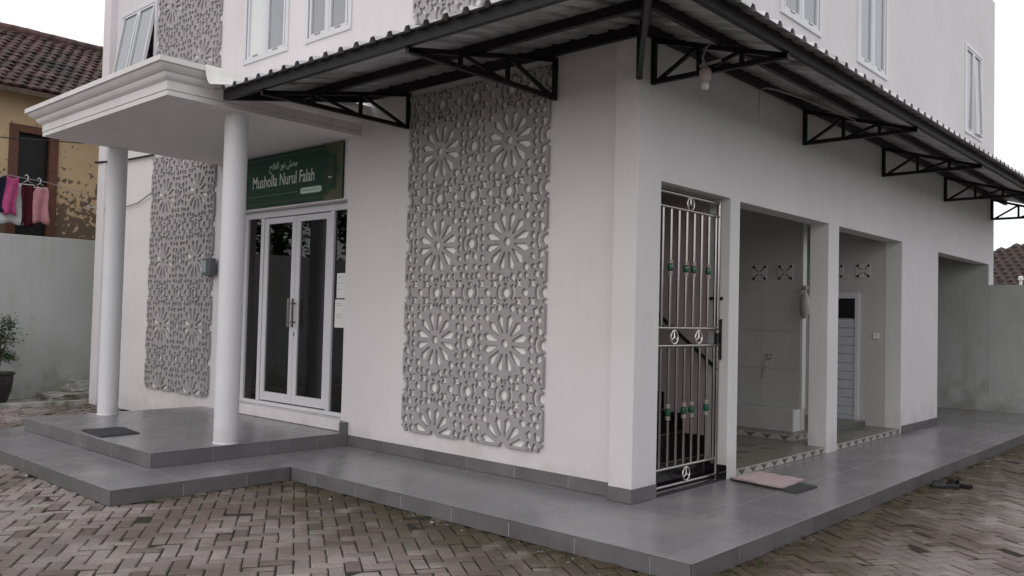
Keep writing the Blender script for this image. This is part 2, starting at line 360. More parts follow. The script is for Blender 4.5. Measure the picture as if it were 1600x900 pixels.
def inside(x, y):
    if not (-11.2 < x < 7.2 and -7.2 < y < 15.5): return False
    if x < 1.10 and y > -1.02: return x < -10.7 and y < .4 or (x < -7.35 and y < .05)
    if -7.3 < x < -3.17 and y > -2.69: return False
    return True
spots = []
PANG = 56.4; cpa, spa = math.cos(math.radians(PANG)), math.sin(math.radians(PANG))   # the herringbone runs askew to the building
for i in range(-210, 210):
    for j in range(-210, 210):
        m = (i - j) % 4
        if m == 0: u, v, o = (i + 1) * W_, (j + .5) * W_, 0
        elif m == 3: u, v, o = (i + .5) * W_, (j + 1) * W_, 1
        else: continue
        x, y = cpa * u - spa * v, spa * u + cpa * v
        x += .03; y += .02
        if not inside(x, y): continue
        p = pix((x, y, 0)); area = -1
        if p and -40 < p[0] < 1640 and p[1] < 935: area = (900 - p[1] > -20) * 1. / p[2] ** 3
        if area > 0 and (x < 1.10 and y > -1.0): area *= .0
        spots.append((area, x, y, o))
spots.sort(key=lambda s: -s[0])
pav_mesh = []
for k in range(28):
    t = (random.gauss(0, .012), random.gauss(0, .02)); vs, fs = paver_geo(L_, W_, t, random.gauss(-.002, .0042))
    me = bpy.data.meshes.new('paver'); me.from_pydata(vs, [], fs); ca = me.color_attributes.new('tint', 'FLOAT_COLOR', 'CORNER'); c = ptint()
    ca.data.foreach_set('color', [q for _ in ca.data for q in (*c, 1.)]); me.materials.append(M['paver']); pav_mesh.append(me)
for k, (a, x, y, o) in enumerate(spots[:300]):
    q = bpy.data.objects.new('paver', random.choice(pav_mesh)); COL.objects.link(q); q.location = (x, y, 0); q.rotation_euler = (0, 0, math.radians(PANG + 90 * o + random.gauss(0, .8))); q.parent = bed
b = MB(); cols = []
for a, x, y, o in spots[300:]:
    vs, fs = paver_geo(L_, W_, (random.gauss(0, .012), random.gauss(0, .02)), random.gauss(-.002, .0042))
    if a <= 0: fs = fs[:1] + fs[5:]
    an = math.radians(PANG + 90 * o + random.gauss(0, .8)); ca_, sa_ = math.cos(an), math.sin(an)
    b.add([(x + ca_ * p[0] - sa_ * p[1], y + sa_ * p[0] + ca_ * p[1], p[2]) for p in vs], fs); cols.append((ptint(), len(fs)))
me = b.mesh('paver_field'); ca = me.color_attributes.new('tint', 'FLOAT_COLOR', 'CORNER')
arr = []
for c, n in cols: arr += [*c, 1.] * (4 * n)
ca.data.foreach_set('color', arr)
tag(link('paver_field', me, 'paver', bed), kind='stuff')

# ------------------------------------------------------------------ terrace with tiles
ter = MB(); ter.box(-3.10, 1.17, -1.08, YA + .02, .0, .121).box(.0, 1.17, YA + .02, 11.15, 0, .121)
terrace = ter.build('terrace', 'slab'); tag(terrace, kind='structure')
por = MB(); por.box(-7.33, -3.12, -2.75, YA, 0, .1205); porch = por.build('porch_step', 'slab'); tag(porch, kind='structure')
plt_ = MB(); plt_.box(-7.08, -3.83, -2.10, YA, .125, .261); platform = plt_.build('porch_platform', 'slab'); tag(platform, kind='structure')
tile_cache = {}
def slab_tile(sx, sy, sz, m, bevel=.003):
    k = (round(sx, 3), round(sy, 3), round(sz, 3), m)
    if k not in tile_cache:
        me = MB().box(-sx / 2, sx / 2, -sy / 2, sy / 2, -sz / 2, sz / 2).mesh('tile'); bm = bmesh.new(); bm.from_mesh(me)
        bmesh.ops.recalc_face_normals(bm, faces=bm.faces); bmesh.ops.bevel(bm, geom=bm.edges[:], offset=min(bevel, sz * .3), segments=1, affect='EDGES'); bm.to_mesh(me); bm.free(); me.materials.append(M[m]); tile_cache[k] = me
    return tile_cache[k]
def put_tile(x0, x1, y0, y1, z0, z1, m, parent, name='tile', bevel=.0015):
    o = bpy.data.objects.new(name, slab_tile(x1 - x0, y1 - y0, z1 - z0, m, bevel)); COL.objects.link(o)
    o.location = ((x0 + x1) / 2, (y0 + y1) / 2, (z0 + z1) / 2); par(o, parent); return o
def steps(a, b, s, start=None):
    out = [a]; k = (start if start is not None else a + s)
    while k < b - .04:
        if k > a + .04: out.append(k)
        k += s
    return out + [b]
def floor_tiles(x0, x1, y0, y1, zt, parent, s=.6, gap=.0012, m='tile', sx=None, sy=None, name='tile'):
    X = steps(x0, x1, s, sx); Y = steps(y0, y1, s, sy)
    for a, b in zip(X, X[1:]):
        for c, d in zip(Y, Y[1:]): put_tile(a + gap, b - gap, c + gap, d - gap, zt - .008, zt, m, parent, name)
def riser_tiles(axis, a0, a1, t, out, z0, z1, parent, s=.6, gap=.002, m='riser', start=None, name='riser_tile'):
    A = steps(a0, a1, s, start); th = .012 * out
    lo, hi = sorted((t, t + th))
    for a, b in zip(A, A[1:]):
        dz = random.uniform(-.0012, .0012)
        if axis == 'x': put_tile(a + gap, b - gap, lo + dz, hi + dz, z0, z1, m, parent, name)
        else: put_tile(lo + dz, hi + dz, a + gap, b - gap, z0, z1, m, parent, name)
    gb = MB(); l2, h2 = sorted((t, t + .010 * out))
    gb.box(*( (a0 + .004, a1 - .004, l2, h2) if axis == 'x' else (l2, h2, a0 + .004, a1 - .004)), z0 + .002, z1 - .012); gb.build('joint_grout', 'grout', parent)
# terrace top, beside wall A and wall B
floor_tiles(-3.11, 1.185, -1.095, -.0, T1, terrace, sx=-2.6)
floor_tiles(-3.11, -.0, .0, YA, T1 , terrace, sx=-2.6)
floor_tiles(.0, 1.185, .0, 11.155, T1, terrace)
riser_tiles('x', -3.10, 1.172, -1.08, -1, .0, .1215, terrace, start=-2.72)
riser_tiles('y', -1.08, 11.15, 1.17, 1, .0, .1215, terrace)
# porch step
floor_tiles(-7.34, -3.105, -2.765, -2.112, T1, porch)
floor_tiles(-3.83, -3.112, -2.112, YA, T1, porch); floor_tiles(-7.34, -7.1, -2.112, YA, T1, porch)
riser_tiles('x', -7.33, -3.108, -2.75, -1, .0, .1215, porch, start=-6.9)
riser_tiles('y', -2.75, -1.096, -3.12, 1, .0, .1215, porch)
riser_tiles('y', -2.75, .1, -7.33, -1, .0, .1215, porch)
floor_tiles(-7.09, -3.815, -2.115, YA, T2, platform)
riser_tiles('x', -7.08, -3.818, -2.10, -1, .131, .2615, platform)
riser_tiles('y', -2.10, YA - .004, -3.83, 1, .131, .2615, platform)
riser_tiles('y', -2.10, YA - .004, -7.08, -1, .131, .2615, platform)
# skirting
riser_tiles('x', -3.81, -.240, YA, -1, .1325, .245, terrace, s=.62, name='skirting_tile')
riser_tiles('x', -.230, .010, -.001, -1, .1325, .245, terrace, name='skirting_tile')
riser_tiles('y', -.011, .352, .001, 1, .1325, .245, terrace, name='skirting_tile')
riser_tiles('y', 6.49, 8.13, .001, 1, .1325, .235, terrace, name='skirting_tile')
riser_tiles('x', -3.93, -3.82, YA - .012, -1, .2725, .385, platform, name='skirting_tile')
riser_tiles('y', -.02, YA - .002, -3.828, 1, .2725, .385, platform, name='skirting_tile')

# ------------------------------------------------------------------ the mosque
BLD = thing('mosque_building', (-5.3, 5.5, 0), 'white two-storey prayer house with grey lattice screens and a columned porch', 'building')
HT = 7.55
winA = [(-10.12, -8.90, 4.84, 6.33), (-6.28, -5.28, 4.84, 6.33), (-4.87, -4.00, 4.84, 6.33)]
winB = [(2.58, 3.59, 4.84, 6.30), (4.74, 5.76, 4.84, 6.30), (9.54, 10.56, 4.84, 6.30)]
door = (-6.33, -3.96, .395, 2.87)
wa = grid_wall('A', -10.35, -.226, 0, HT, YA, YA + .24, [door, *winA]); wall_build(wa, 'front_wall', 'wall', BLD)
wb = grid_wall('B', 0.004, 11.5, 0, HT, -.22, .0, [(.36, 1.57, 0, 2.76), (1.76, 3.92, 0, 2.75), (4.23, 6.48, 0, 2.75), (8.14, 11.16, 0, 2.73), *winB]); wall_build(wb, 'side_wall', 'wall_b', BLD)
MB().box(-.228, -.001, .0, YA + .2, 0, HT - .001).build('corner_pilaster', 'wall', BLD, bevel=.005)
MB().box(-10.62, -10.349, .0, YA + .24, 0, HT - .001).build('end_pilaster', 'wall', BLD, bevel=.005)
MB().box(-10.6, -10.36, YA + .241, 11.5, 0, HT).build('rear_side_wall', 'wall', BLD)
MB().box(-10.36, -.221, 11.3, 11.5, 0, HT).build('back_wall', 'wall', BLD)
MB().box(-10.55, -.03, .15, 11.45, HT - .25, HT - .1).build('roof_slab', 'soffit', BLD)
MB().box(-10.359, -.221, YA + .241, 11.299, 3.02, 3.2).build('floor_slab', 'interior', BLD)
# interiors
inn = MB()
inn.box(-3.2, -.221, 1.60, 1.74, .0, 3.02)          # stair / washroom partition
inn.box(-3.35, -3.2, YA + .241, 11.11, .0, 3.02)      # rear wall of the side rooms
inn.box(-10.3, -3.35, 5.5, 5.65, .0, 3.02)          # rear wall of the hall
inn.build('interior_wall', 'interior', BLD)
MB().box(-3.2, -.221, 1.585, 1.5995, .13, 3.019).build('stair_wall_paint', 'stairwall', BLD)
MB().box(-10.3, -3.351, 5.47, 5.499, .40, 1.9).build('hall_wainscot', 'in_tile', BLD)
MB().box(-10.3, -3.36, YA + .241, 5.49, .30, .385).build('hall_floor', 'tile', BLD)
MB().box(-3.2, -.018, 1.741, 6.479, .05, .185).build('washroom_floor_slab', 'slab', BLD)
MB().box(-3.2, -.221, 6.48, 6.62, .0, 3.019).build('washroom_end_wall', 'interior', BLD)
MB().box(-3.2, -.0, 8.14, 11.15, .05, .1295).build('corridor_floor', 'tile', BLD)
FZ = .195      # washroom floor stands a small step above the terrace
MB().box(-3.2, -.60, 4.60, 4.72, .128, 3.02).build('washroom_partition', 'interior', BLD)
for a in range(5):
    for k in range(3):
        put_tile(-3.19 + a * .517, -3.19 + (a + 1) * .517 - .003, 4.588, 4.5995, .53 + k * .485, .53 + (k + 1) * .485 - .003, 'in_tile', BLD, 'wall_tile')
bench = MB().box(-3.2, -.622, 4.40, 4.587, .20, .53).build('washing_ledge', 'in_tile', BLD, bevel=.004)
MB().box(-.6215, -.606, 4.402, 4.715, .262, .529).build('ledge_end_tile', 'end_tile', BLD, bevel=.002)
MB().box(-.5995, -.590, 4.605, 4.715, .535, 3.0).build('partition_end_tile', 'end_tile', BLD, bevel=.002)
MF = thing('washroom_floor', (-1.5, 4.1, .13), 'grey olive washroom floor with chevron riser tiles behind the side openings', 'floor')
def fl(x0, x1, y0, y1, m, nm='tile'): return put_tile(x0 + .001, x1 - .001, y0 + .001, y1 - .001, FZ - .009, FZ, m, MF, nm)
def chev(P, w, hgt):
    """nested chevrons printed on an upright riser tile, P(u, v)"""
    b_ = MB()
    for sc_, th in ((1., .13), (.55, .10)):
        W2, D, t_ = w / 2 * sc_, hgt * sc_, th * w
        for s_ in (-1, 1): b_.add([P(s_ * W2, hgt), P(s_ * (W2 - t_), hgt), P(0, hgt - D + t_ * 1.1), P(0, hgt - D)], [(0, 1, 2, 3)])
    return b_.build('chevron_print', 'motif', MF)
for y0_, y1_ in ((1.765, 3.915), (4.235, 6.475)):
    n_ = 9; w_ = (y1_ - y0_) / n_
    for k in range(n_):
        put_tile(-.016, -.006, y0_ + k * w_ + .001, y0_ + (k + 1) * w_ - .001, .131, FZ, 'btile', MF, 'riser_tile')
        yc = y0_ + (k + .5) * w_; chev(lambda u, v: (-.0052, yc + u, .134 + v), w_ * .66, .056)
for k in range(10):
    for a in range(6):
        x1 = -.017 - a * .5; y = 1.745 + k * .5
        if y < 6.43: fl(x1 - .5, x1, y, min(y + .5, 6.479), 'ftile')
MB().box(-3.2, -.472, 4.10, 6.479, FZ + .001, .258).build('plinth', 'slab', MF)
MB().box(-3.2, -.470, 4.098, 6.479, .258, .262).build('plinth_top', 'ftile', MF)
for k in range(4):
    x1 = -.468 - k * .22; put_tile(x1 - .218, x1, 4.088, 4.098, FZ + .001, .260, 'btile', MF, 'riser_tile'); xc = x1 - .109; chev(lambda u, v: (xc + u, 4.0872, FZ + .003 + v), .15, .056)
    y0_ = 4.09 + k * .22; put_tile(-.470, -.460, y0_, y0_ + .218, FZ + .001, .260, 'btile', MF, 'riser_tile'); yc = y0_ + .109; chev(lambda u, v: (-.4592, yc + u, FZ + .003 + v), .15, .056)
for (x, y) in ((-.61, 3.33), (-.34, 3.23), (-.43, 2.77), (-.80, 2.9), (-.9, 3.45), (-.25, 5.9), (-.3, 2.3), (-.7, 2.4)):
    b_ = MB()
    for o_, l_ in ((0, .17), (.055, .10)):
        t_ = .026; ax_, ay_ = x - o_, y + o_
        b_.add([(ax_, ay_, FZ + .0012), (ax_, ay_ + l_, FZ + .0012), (ax_ - t_, ay_ + l_, FZ + .0012), (ax_ - t_, ay_ + t_, FZ + .0012), (ax_ - l_, ay_ + t_, FZ + .0012), (ax_ - l_, ay_, FZ + .0012)], [(0, 1, 2, 3), (0, 3, 4, 5)])
    b_.build('corner_print', 'motif', MF)
# pillars are part of side_wall; door, vents, switch in the washroom end wall
dr = MB(); dr.box(-.62, -.56, 6.44, 6.479, .20, 2.05).box(-1.36, -1.30, 6.44, 6.479, .14, 2.05).box(-1.30, -.62, 6.44, 6.479, 1.97, 2.05)
wd = dr.build('washroom_door', 'alu', BLD, bevel=.004)
for k in range(12): MB().box(-1.298, -.622, 6.455, 6.475, .20 + k * .123, .20 + (k + 1) * .123 - .006).build('door_slat', 'pvc', wd, bevel=.003)
MB().box(-1.298, -.622, 6.46, 6.474, 1.69, 1.968).build('transom_pane', 'dark', wd)
def vent(x, y, z, parent):
    v = MB().box(x - .1, x + .1, y - .012, y, z - .1, z + .1).build('vent_block', 'cream', parent, bevel=.004)
    h = MB()
    for s1, s2 in ((1, 1), (1, -1), (-1, 1), (-1, -1)):
        h.bar((x + s1 * .015, y - .013, z + s2 * .015), (x + s1 * .075, y - .013, z + s2 * .075), .004, .022, up=(0, 1, 0))
        h.add([(x + s1 * .075 - .016, y - .0145, z + s2 * .075 - .016), (x + s1 * .075 + .016, y - .0145, z + s2 * .075 - .016), (x + s1 * .075 + .016, y - .0145, z + s2 * .075 + .016), (x + s1 * .075 - .016, y - .0145, z + s2 * .075 + .016)], [(0, 1, 2, 3)])
    h.build('vent_opening', 'vb_hole', v)
vent(-1.17, 4.60, 2.24, BLD); vent(-.82, 4.60, 2.24, BLD); vent(-.52, 6.48, 2.36, BLD); vent(-.90, 6.48, 2.36, BLD)
MB().box(-.375, -.295, 6.462, 6.479, 1.41, 1.49).build('light_switch', 'white', BLD, bevel=.004)
tp = MB().tube([(-1.0, 4.587, 1.14), (-1.0, 4.52, 1.14), (-1.0, 4.47, 1.12), (-1.0, 4.455, 1.06)], .013).tube([(-1.0, 4.53, 1.14), (-1.0, 4.53, 1.19)], .008).bar((-1.05, 4.53, 1.19), (-.95, 4.53, 1.19), .014, .01)
tp.tube([(-1.01, 4.46, 1.06), (-1.04, 4.45, .97), (-1.06, 4.46, .88)], .007)
tp.build('water_tap', 'chrome', BLD, smooth=True)
# stairs behind the gate
ST = MB()
for k in range(9):
    x1 = -.225 - k * .235
    ST.box(x1 - .235, x1, .345, 1.584, .1 + k * .19, .15 + (k + 1) * .19)
stair = ST.build('stair_flight', 'granite', BLD)
for k in range(5):
    MB().box(-.222 - k * .235, -.214 - k * .235, .35, 1.56, .15 + (k + 1) * .19 - .010, .15 + (k + 1) * .19 + .003).build('stair_nosing', 'steel', stair)
    MB().box(-.225 - (k + 1) * .235, -.226 - k * .235, 1.570, 1.5835, .15 + (k + 1) * .19 + .001, .15 + (k + 1) * .19 + .17).build('stair_skirting', 'granite', stair)
hr = MB().tube([(-.10, 1.52, 1.14), (-.14, 1.52, 1.19), (-.70, 1.52, 1.62), (-1.4, 1.52, 2.13)], .018).tube([(-.3, 1.52, 1.33), (-.3, 1.585, 1.28)], .009).tube([(-.95, 1.52, 1.8), (-.95, 1.585, 1.75)], .009)
hr.build('stair_handrail', 'black_metal', BLD, smooth=True)
MB().box(-.20, -.001, .362, 1.568, .122, .150).build('gate_threshold', 'granite', BLD, bevel=.003)
MB().box(-.219, -.16, .362, 1.568, .1505, .30).build('threshold_riser', 'granite', BLD, bevel=.003)
MB().box(-.155, -.0, 1.556, 1.568, .151, .26).build('jamb_skirting', 'granite', BLD)

# ---- lattice screens: strapwork traced from a distance field
PER = .945
def field(x, z):
    """> 0 inside a piercing, < 0 in the material"""
    h = PER / 2; q = PER / 4
    u = np.abs((x + h) % PER - h); v = np.abs((z + h) % PER - h)
    r = np.hypot(u, v); th = np.arctan2(v, u)
    H = [r - .040]
    t = th % (math.pi / 6) - math.pi / 12; a, b_ = r * np.cos(t), np.abs(r * np.sin(t))
    hw = np.where(a < .235, .008 + (a - .105) / .13 * .029, .037 * (.280 - a) / .045)
    H.append(np.maximum(b_ - hw, np.maximum(.098 - a, a - .280)))
    def circ(cx, cy, R): H.append(np.hypot(u - cx, v - cy) - R)
    def kite(cx, cy, L, wd, ang, sk=.15):
        c, s_ = math.cos(math.radians(ang)), math.sin(math.radians(ang)); lx = (u - cx) * c + (v - cy) * s_ + sk * L; ly = -(u - cx) * s_ + (v - cy) * c
        aa = np.where(lx > 0, L * (.5 + sk), L * (.5 - sk)); H.append(np.maximum((np.abs(lx) / aa + np.abs(ly) / (wd / 2) - 1) * wd * .42, (np.abs(lx) - L * .5)))
    def sect(cx, cy, r0, r1, ang, half):
        rr = np.hypot(u - cx, v - cy); an = np.abs((np.arctan2(v - cy, u - cx) - math.radians(ang) + math.pi) % (2 * math.pi) - math.pi)
        H.append(np.maximum(np.maximum(r0 - rr, rr - r1), (an - math.radians(half)) * rr))
    def star4(cx, cy, R, ph=0.):
        an = np.arctan2(v - cy, u - cx) + ph; H.append(np.hypot(u - cx, v - cy) - R * (.72 + .28 * np.cos(4 * an)))
    circ(q + .004, q, .036); circ(.408, .228, .033)
    for cx, cy in ((h, 0), (h, h), (0, h)):
        circ(cx, cy, .048); sect(cx, cy, .078, .116, 180 if cx else 0, 44)
    circ(q, h, .038)
    for sx_ in (-1, 1): star4(q + sx_ * .084, h - .082, .052, math.pi / 4)
    kite(.085, .336, .105, .078, 70); kite(.163, .312, .085, .066, 140); kite(.020, .352, .06, .038, 90)
    kite(.372, .312, .10, .074, 62); kite(.440, .322, .09, .050, 80)
    kite(.318, .052, .10, .064, 90); kite(.322, .150, .095, .066, 62); kite(.412, .132, .115, .074, 118); kite(.462, .088, .045, .030, 90)
    kite(.336, .232, .078, .050, 0); kite(.242, .322, .085, .056, 90)
    kite(.462, .395, .05, .034, 90); kite(.012, .400, .04, .03, 90)
    d = H[0]
    for e in H[1:]: d = np.minimum(d, e)
    return -(d - .0012)
def lattice_mesh(x0, x1, z0, z1, rx, rz, thick=.032, step=.0055):
    nx, nz = int((x1 - x0) / step) + 5, int((z1 - z0) / step) + 5
    xs = x0 + (np.arange(nx) - 2) * step; zs = z0 + (np.arange(nz) - 2) * step
    X, Z = np.meshgrid(xs, zs, indexing='ij')
    wob = .006 * np.sin(Z * 13) + .006 * np.sin(X * 17)
    D = field(X - rx, Z - rz)
    border = np.maximum(np.maximum(x0 - X, X - x1), np.maximum(z0 - Z, Z - z1))
    D = np.maximum(D, border)
    D[0, :] = D[-1, :] = 1; D[:, 0] = D[:, -1] = 1
    I = D < 0
    code = I[:-1, :-1] * 1 + I[1:, :-1] * 2 + I[1:, 1:] * 4 + I[:-1, 1:] * 8
    nxt = {}
    # edges: 0 bottom(i,j)-(i+1,j), 1 right, 2 top, 3 left ; inside kept on the left
    T = {1: [(0, 3)], 2: [(1, 0)], 3: [(1, 3)], 4: [(2, 1)], 5: [(0, 1), (2, 3)], 6: [(2, 0)], 7: [(2, 3)], 8: [(3, 2)], 9: [(0, 2)], 10: [(1, 2), (3, 0)], 11: [(1, 2)], 12: [(3, 1)], 13: [(0, 1)], 14: [(3, 0)]}
    for i, j in zip(*np.nonzero((code > 0) & (code < 15))):
        i, j = int(i), int(j); E = ((i, j, 0), (i + 1, j, 1), (i, j + 1, 0), (i, j, 1))
        for a, b_ in T[int(code[i, j])]: nxt[E[a]] = E[b_]
    def pos(e):
        i, j, k = e; a = D[i, j]; b_ = D[i + 1, j] if k == 0 else D[i, j + 1]; t = a / (a - b_); t = min(max(t, .02), .98)
        return (xs[i] + t * step, zs[j]) if k == 0 else (xs[i], zs[j] + t * step)
    loops = []; seen = set()
    for e in list(nxt):
        if e in seen: continue
        lp = []; k = e
        while k in nxt and k not in seen: seen.add(k); lp.append(pos(k)); k = nxt[k]
        if len(lp) < 8: continue
        # simplify
        P = np.array(lp); keep = [0]; n = len(P); a = 0
        while a < n - 1:
            b_ = min(a + 2, n - 1); best = min(a + 1, n - 1)
            while b_ < n and b_ - a < 40:
                s = P[b_] - P[a]; l = np.hypot(*s)
                dd = np.abs((P[a + 1:b_] - P[a]) @ np.array([-s[1], s[0]])) / max(l, 1e-9)
                if len(dd) and dd.max() > .0012: break
                best = b_; b_ += 1
            a = best; keep.append(a)
        Q = P[keep[:-1]] if np.hypot(*(P[keep[-1]] - P[0])) < step * .9 else P[keep]
        A = .5 * np.sum(Q[:, 0] * np.roll(Q[:, 1], -1) - Q[:, 1] * np.roll(Q[:, 0], -1))
        if len(Q) >= 3 and abs(A) > 5e-5: loops.append(Q)
    from mathutils.geometry import delaunay_2d_cdt
    V2, ED, vs, fs = [], [], [], []; ch = .0028
    for Q in loops:
        n = len(Q); k0 = len(V2); t_ = np.roll(Q, -1, 0) - np.roll(Q, 1, 0); t_ /= np.maximum(np.hypot(t_[:, 0], t_[:, 1]), 1e-9)[:, None]
        nrm_ = np.stack([-t_[:, 1], t_[:, 0]], 1)
        # point the offset into the material
        fx = field(Q[:, 0] + nrm_[:, 0] * .003 - rx, Q[:, 1] + nrm_[:, 1] * .003 - rz); 
        if np.mean(fx < 0) < .5: nrm_ = -nrm_
        I_ = Q + nrm_ * ch
        V2 += [Vector(p) for p in I_]; ED += [(k0 + i, k0 + (i + 1) % n) for i in range(n)]
        b0 = len(vs); vs += [(p[0], -thick / 2, p[1]) for p in I_] + [(p[0], -thick / 2 + ch, p[1]) for p in Q] + [(p[0], thick / 2, p[1]) for p in Q]
        for i in range(n):
            j = (i + 1) % n; fs += [(b0 + i, b0 + j, b0 + n + j, b0 + n + i), (b0 + n + i, b0 + n + j, b0 + 2 * n + j, b0 + 2 * n + i)]
    ov_, oe_, of_, *_r = delaunay_2d_cdt(V2, ED, [], 0, 1e-6)
    A_ = np.array([tuple(v) for v in ov_]); F_ = np.array(of_); ctr = A_[F_].mean(1)
    cd = field(ctr[:, 0] - rx, ctr[:, 1] - rz); cd = np.maximum(cd, np.maximum(np.maximum(x0 - ctr[:, 0], ctr[:, 0] - x1), np.maximum(z0 - ctr[:, 1], ctr[:, 1] - z1)))
    b0 = len(vs); vs += [(p[0], -thick / 2, p[1]) for p in A_]; fs += [tuple(int(q) + b0 for q in f) for f, d_ in zip(F_, cd) if d_ < .0]
    me = bpy.data.meshes.new('screen'); me.from_pydata(vs, [], fs); bm = bmesh.new(); bm.from_mesh(me); bmesh.ops.remove_doubles(bm, verts=bm.verts, dist=2e-5); bmesh.ops.recalc_face_normals(bm, faces=bm.faces); bm.to_mesh(me); bm.free()
    return me
lw_ = PER * 2
low = lattice_mesh(-lw_ / 2, lw_ / 2, .40, 3.86, PER / 2, .40)
up_ = lattice_mesh(-lw_ / 2, lw_ / 2, 4.16, 7.0, PER / 2, .40 + 4 * PER)
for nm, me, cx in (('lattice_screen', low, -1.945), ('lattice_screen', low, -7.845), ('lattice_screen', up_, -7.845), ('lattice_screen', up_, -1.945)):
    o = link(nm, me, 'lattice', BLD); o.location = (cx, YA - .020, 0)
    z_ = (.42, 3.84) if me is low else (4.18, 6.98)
    MB().box(cx - lw_ / 2 + .02, cx + lw_ / 2 - .02, YA - .0035, YA - .0005, *z_).build('added_bright_backing', 'added_backing', BLD)  # invented white plate, brightens what shows through the piercings

# ---- door of the hall
DR = MB(); yd0, yd1 = .215, .275
def fr(b_, x0, x1, z0, z1, y0=yd0, y1=yd1): return b_.box(x0, x1, y0, y1, z0, z1)
fr(DR, -6.327, -6.25, .40, 2.865); fr(DR, -4.045, -3.965, .40, 2.865); fr(DR, -6.249, -4.046, 2.785, 2.865); fr(DR, -6.249, -4.046, .40, .445)
fr(DR, -5.93, -5.86, .446, 2.784); fr(DR, -4.43, -4.36, .446, 2.784)
dfr = DR.build('entrance_door', 'alu', BLD, bevel=.006)
def leaf(x0, x1, stile=.085, bot=.11, top=.075):
    b_ = MB(); y0, y1 = .225, .268
    b_.box(x0, x0 + stile, y0, y1, .46, 2.775).box(x1 - stile, x1, y0, y1, .46, 2.775).box(x0 + stile, x1 - stile, y0 + .001, y1, .46, .46 + bot).box(x0 + stile, x1 - stile, y0 + .001, y1, 2.775 - top, 2.775)
    b_.build('door_leaf', 'alu', dfr, bevel=.005)
    MB().box(x0 + stile - .003, x1 - stile + .003, .244, .250, .46 + bot - .003, 2.775 - top + .003).build('glass_pane', 'door_glass', dfr)
leaf(-5.855, -5.148); leaf(-5.142, -4.435)
for x0, x1 in ((-6.252, -5.928), (-4.362, -4.043)): MB().box(x0, x1, .244, .250, .443, 2.787).build('glass_pane', 'door_glass', dfr)
for x in (-5.195, -5.10):
    h_ = MB().bar((x, .175, 1.40), (x, .175, 1.75), .022, .022, up=(0, 1, 0)).bar((x, .175, 1.46), (x, .226, 1.46), .02, .02).bar((x, .175, 1.69), (x, .226, 1.69), .02, .02)
    h_.build('pull_handle', 'steel', dfr, bevel=.003)
MB().box(-5.13, -5.112, .219, .226, 1.29, 1.34).build('lock_plate', 'steel', dfr)
MB().box(-6.36, -3.93, .06, YA - .002, .275, .40).build('door_sill', 'wall', BLD, bevel=.006)

# ---- upper windows
def window(plane, a0, a1, z0, z1, t, outd, panes=2, tilt=0., pale=()):
    """frame set in the opening; outd=-1 wall A (towards -y), +1 wall B (towards +x)"""
    P = (lambda a, tt, z: (a, t + outd * tt, z)) if plane == 'A' else (lambda a, tt, z: (t + outd * tt, a, z))
    def bx(b_, aa, ab, ta, tb, za, zb):
        p, q_ = P(aa, ta, za), P(ab, tb, zb); return b_.box(*sorted((p[0], q_[0])), *sorted((p[1], q_[1])), za, zb)
    f_ = MB(); w = .038
    bx(f_, a0 - .022, a0 + w, -.06, .020, z0 - .02, z1 + .02); bx(f_, a1 - w, a1 + .022, -.06, .020, z0 - .02, z1 + .02)
    bx(f_, a0 + w, a1 - w, -.06, .020, z1 - w, z1 + .02); bx(f_, a0 + w, a1 - w, -.06, .020, z0 - .02, z0 + w)
    n = panes; s = (a1 - a0 - 2 * w) / n
    for k in range(1, n): bx(f_, a0 + w + k * s - .022, a0 + w + k * s + .022, -.055, .016, z0 + w, z1 - w)
    fo = f_.build('window', 'alu', BLD, bevel=.004)
    for k in range(n):
        p0, p1 = a0 + w + k * s + .024, a0 + w + (k + 1) * s - .024; zz0, zz1 = z0 + w + .003, z1 - w - .003; st = .036
        sb = MB(); bx(sb, p0, p0 + st, -.035, .012, zz0, zz1); bx(sb, p1 - st, p1, -.035, .012, zz0, zz1); bx(sb, p0 + st, p1 - st, -.034, .011, zz0, zz0 + st); bx(sb, p0 + st, p1 - st, -.034, .011, zz1 - st, zz1)
        so = sb.build('sash', 'alu', fo, bevel=.003)
        gb = MB(); bx(gb, p0 + st - .004, p1 - st + .004, -.018, -.010, zz0 + st - .004, zz1 - st + .004); go = gb.build('pane', 'win_pale' if k in pale else 'win_glass', fo)
        hb = MB(); bx(hb, (p0 + p1) / 2 - .05, (p0 + p1) / 2 + .05, .012, .022, zz0 + .012, zz0 + .03); ho = hb.build('sash_handle', 'steel', fo)
        tl = tilt[k] if isinstance(tilt, (tuple, list)) else tilt
        if tl:
            piv = Vector(P((p0 + p1) / 2, .0, zz1)); ax = 'X' if plane == 'A' else 'Y'
            Mt = Matrix.Translation(piv) @ Matrix.Rotation(tl, 4, ax) @ Matrix.Translation(-piv)
            for q_ in (so, go, ho): q_.data.transform(Mt)
    return fo
window('A', *winA[0], YA, -1, tilt=-.16)
window('A', *winA[1], YA, -1, pale=(0,)); window('A', *winA[2], YA, -1)
for k, w in enumerate(winB): window('B', *w, 0., 1, tilt=(0, .0) if k < 2 else (0., -.035))

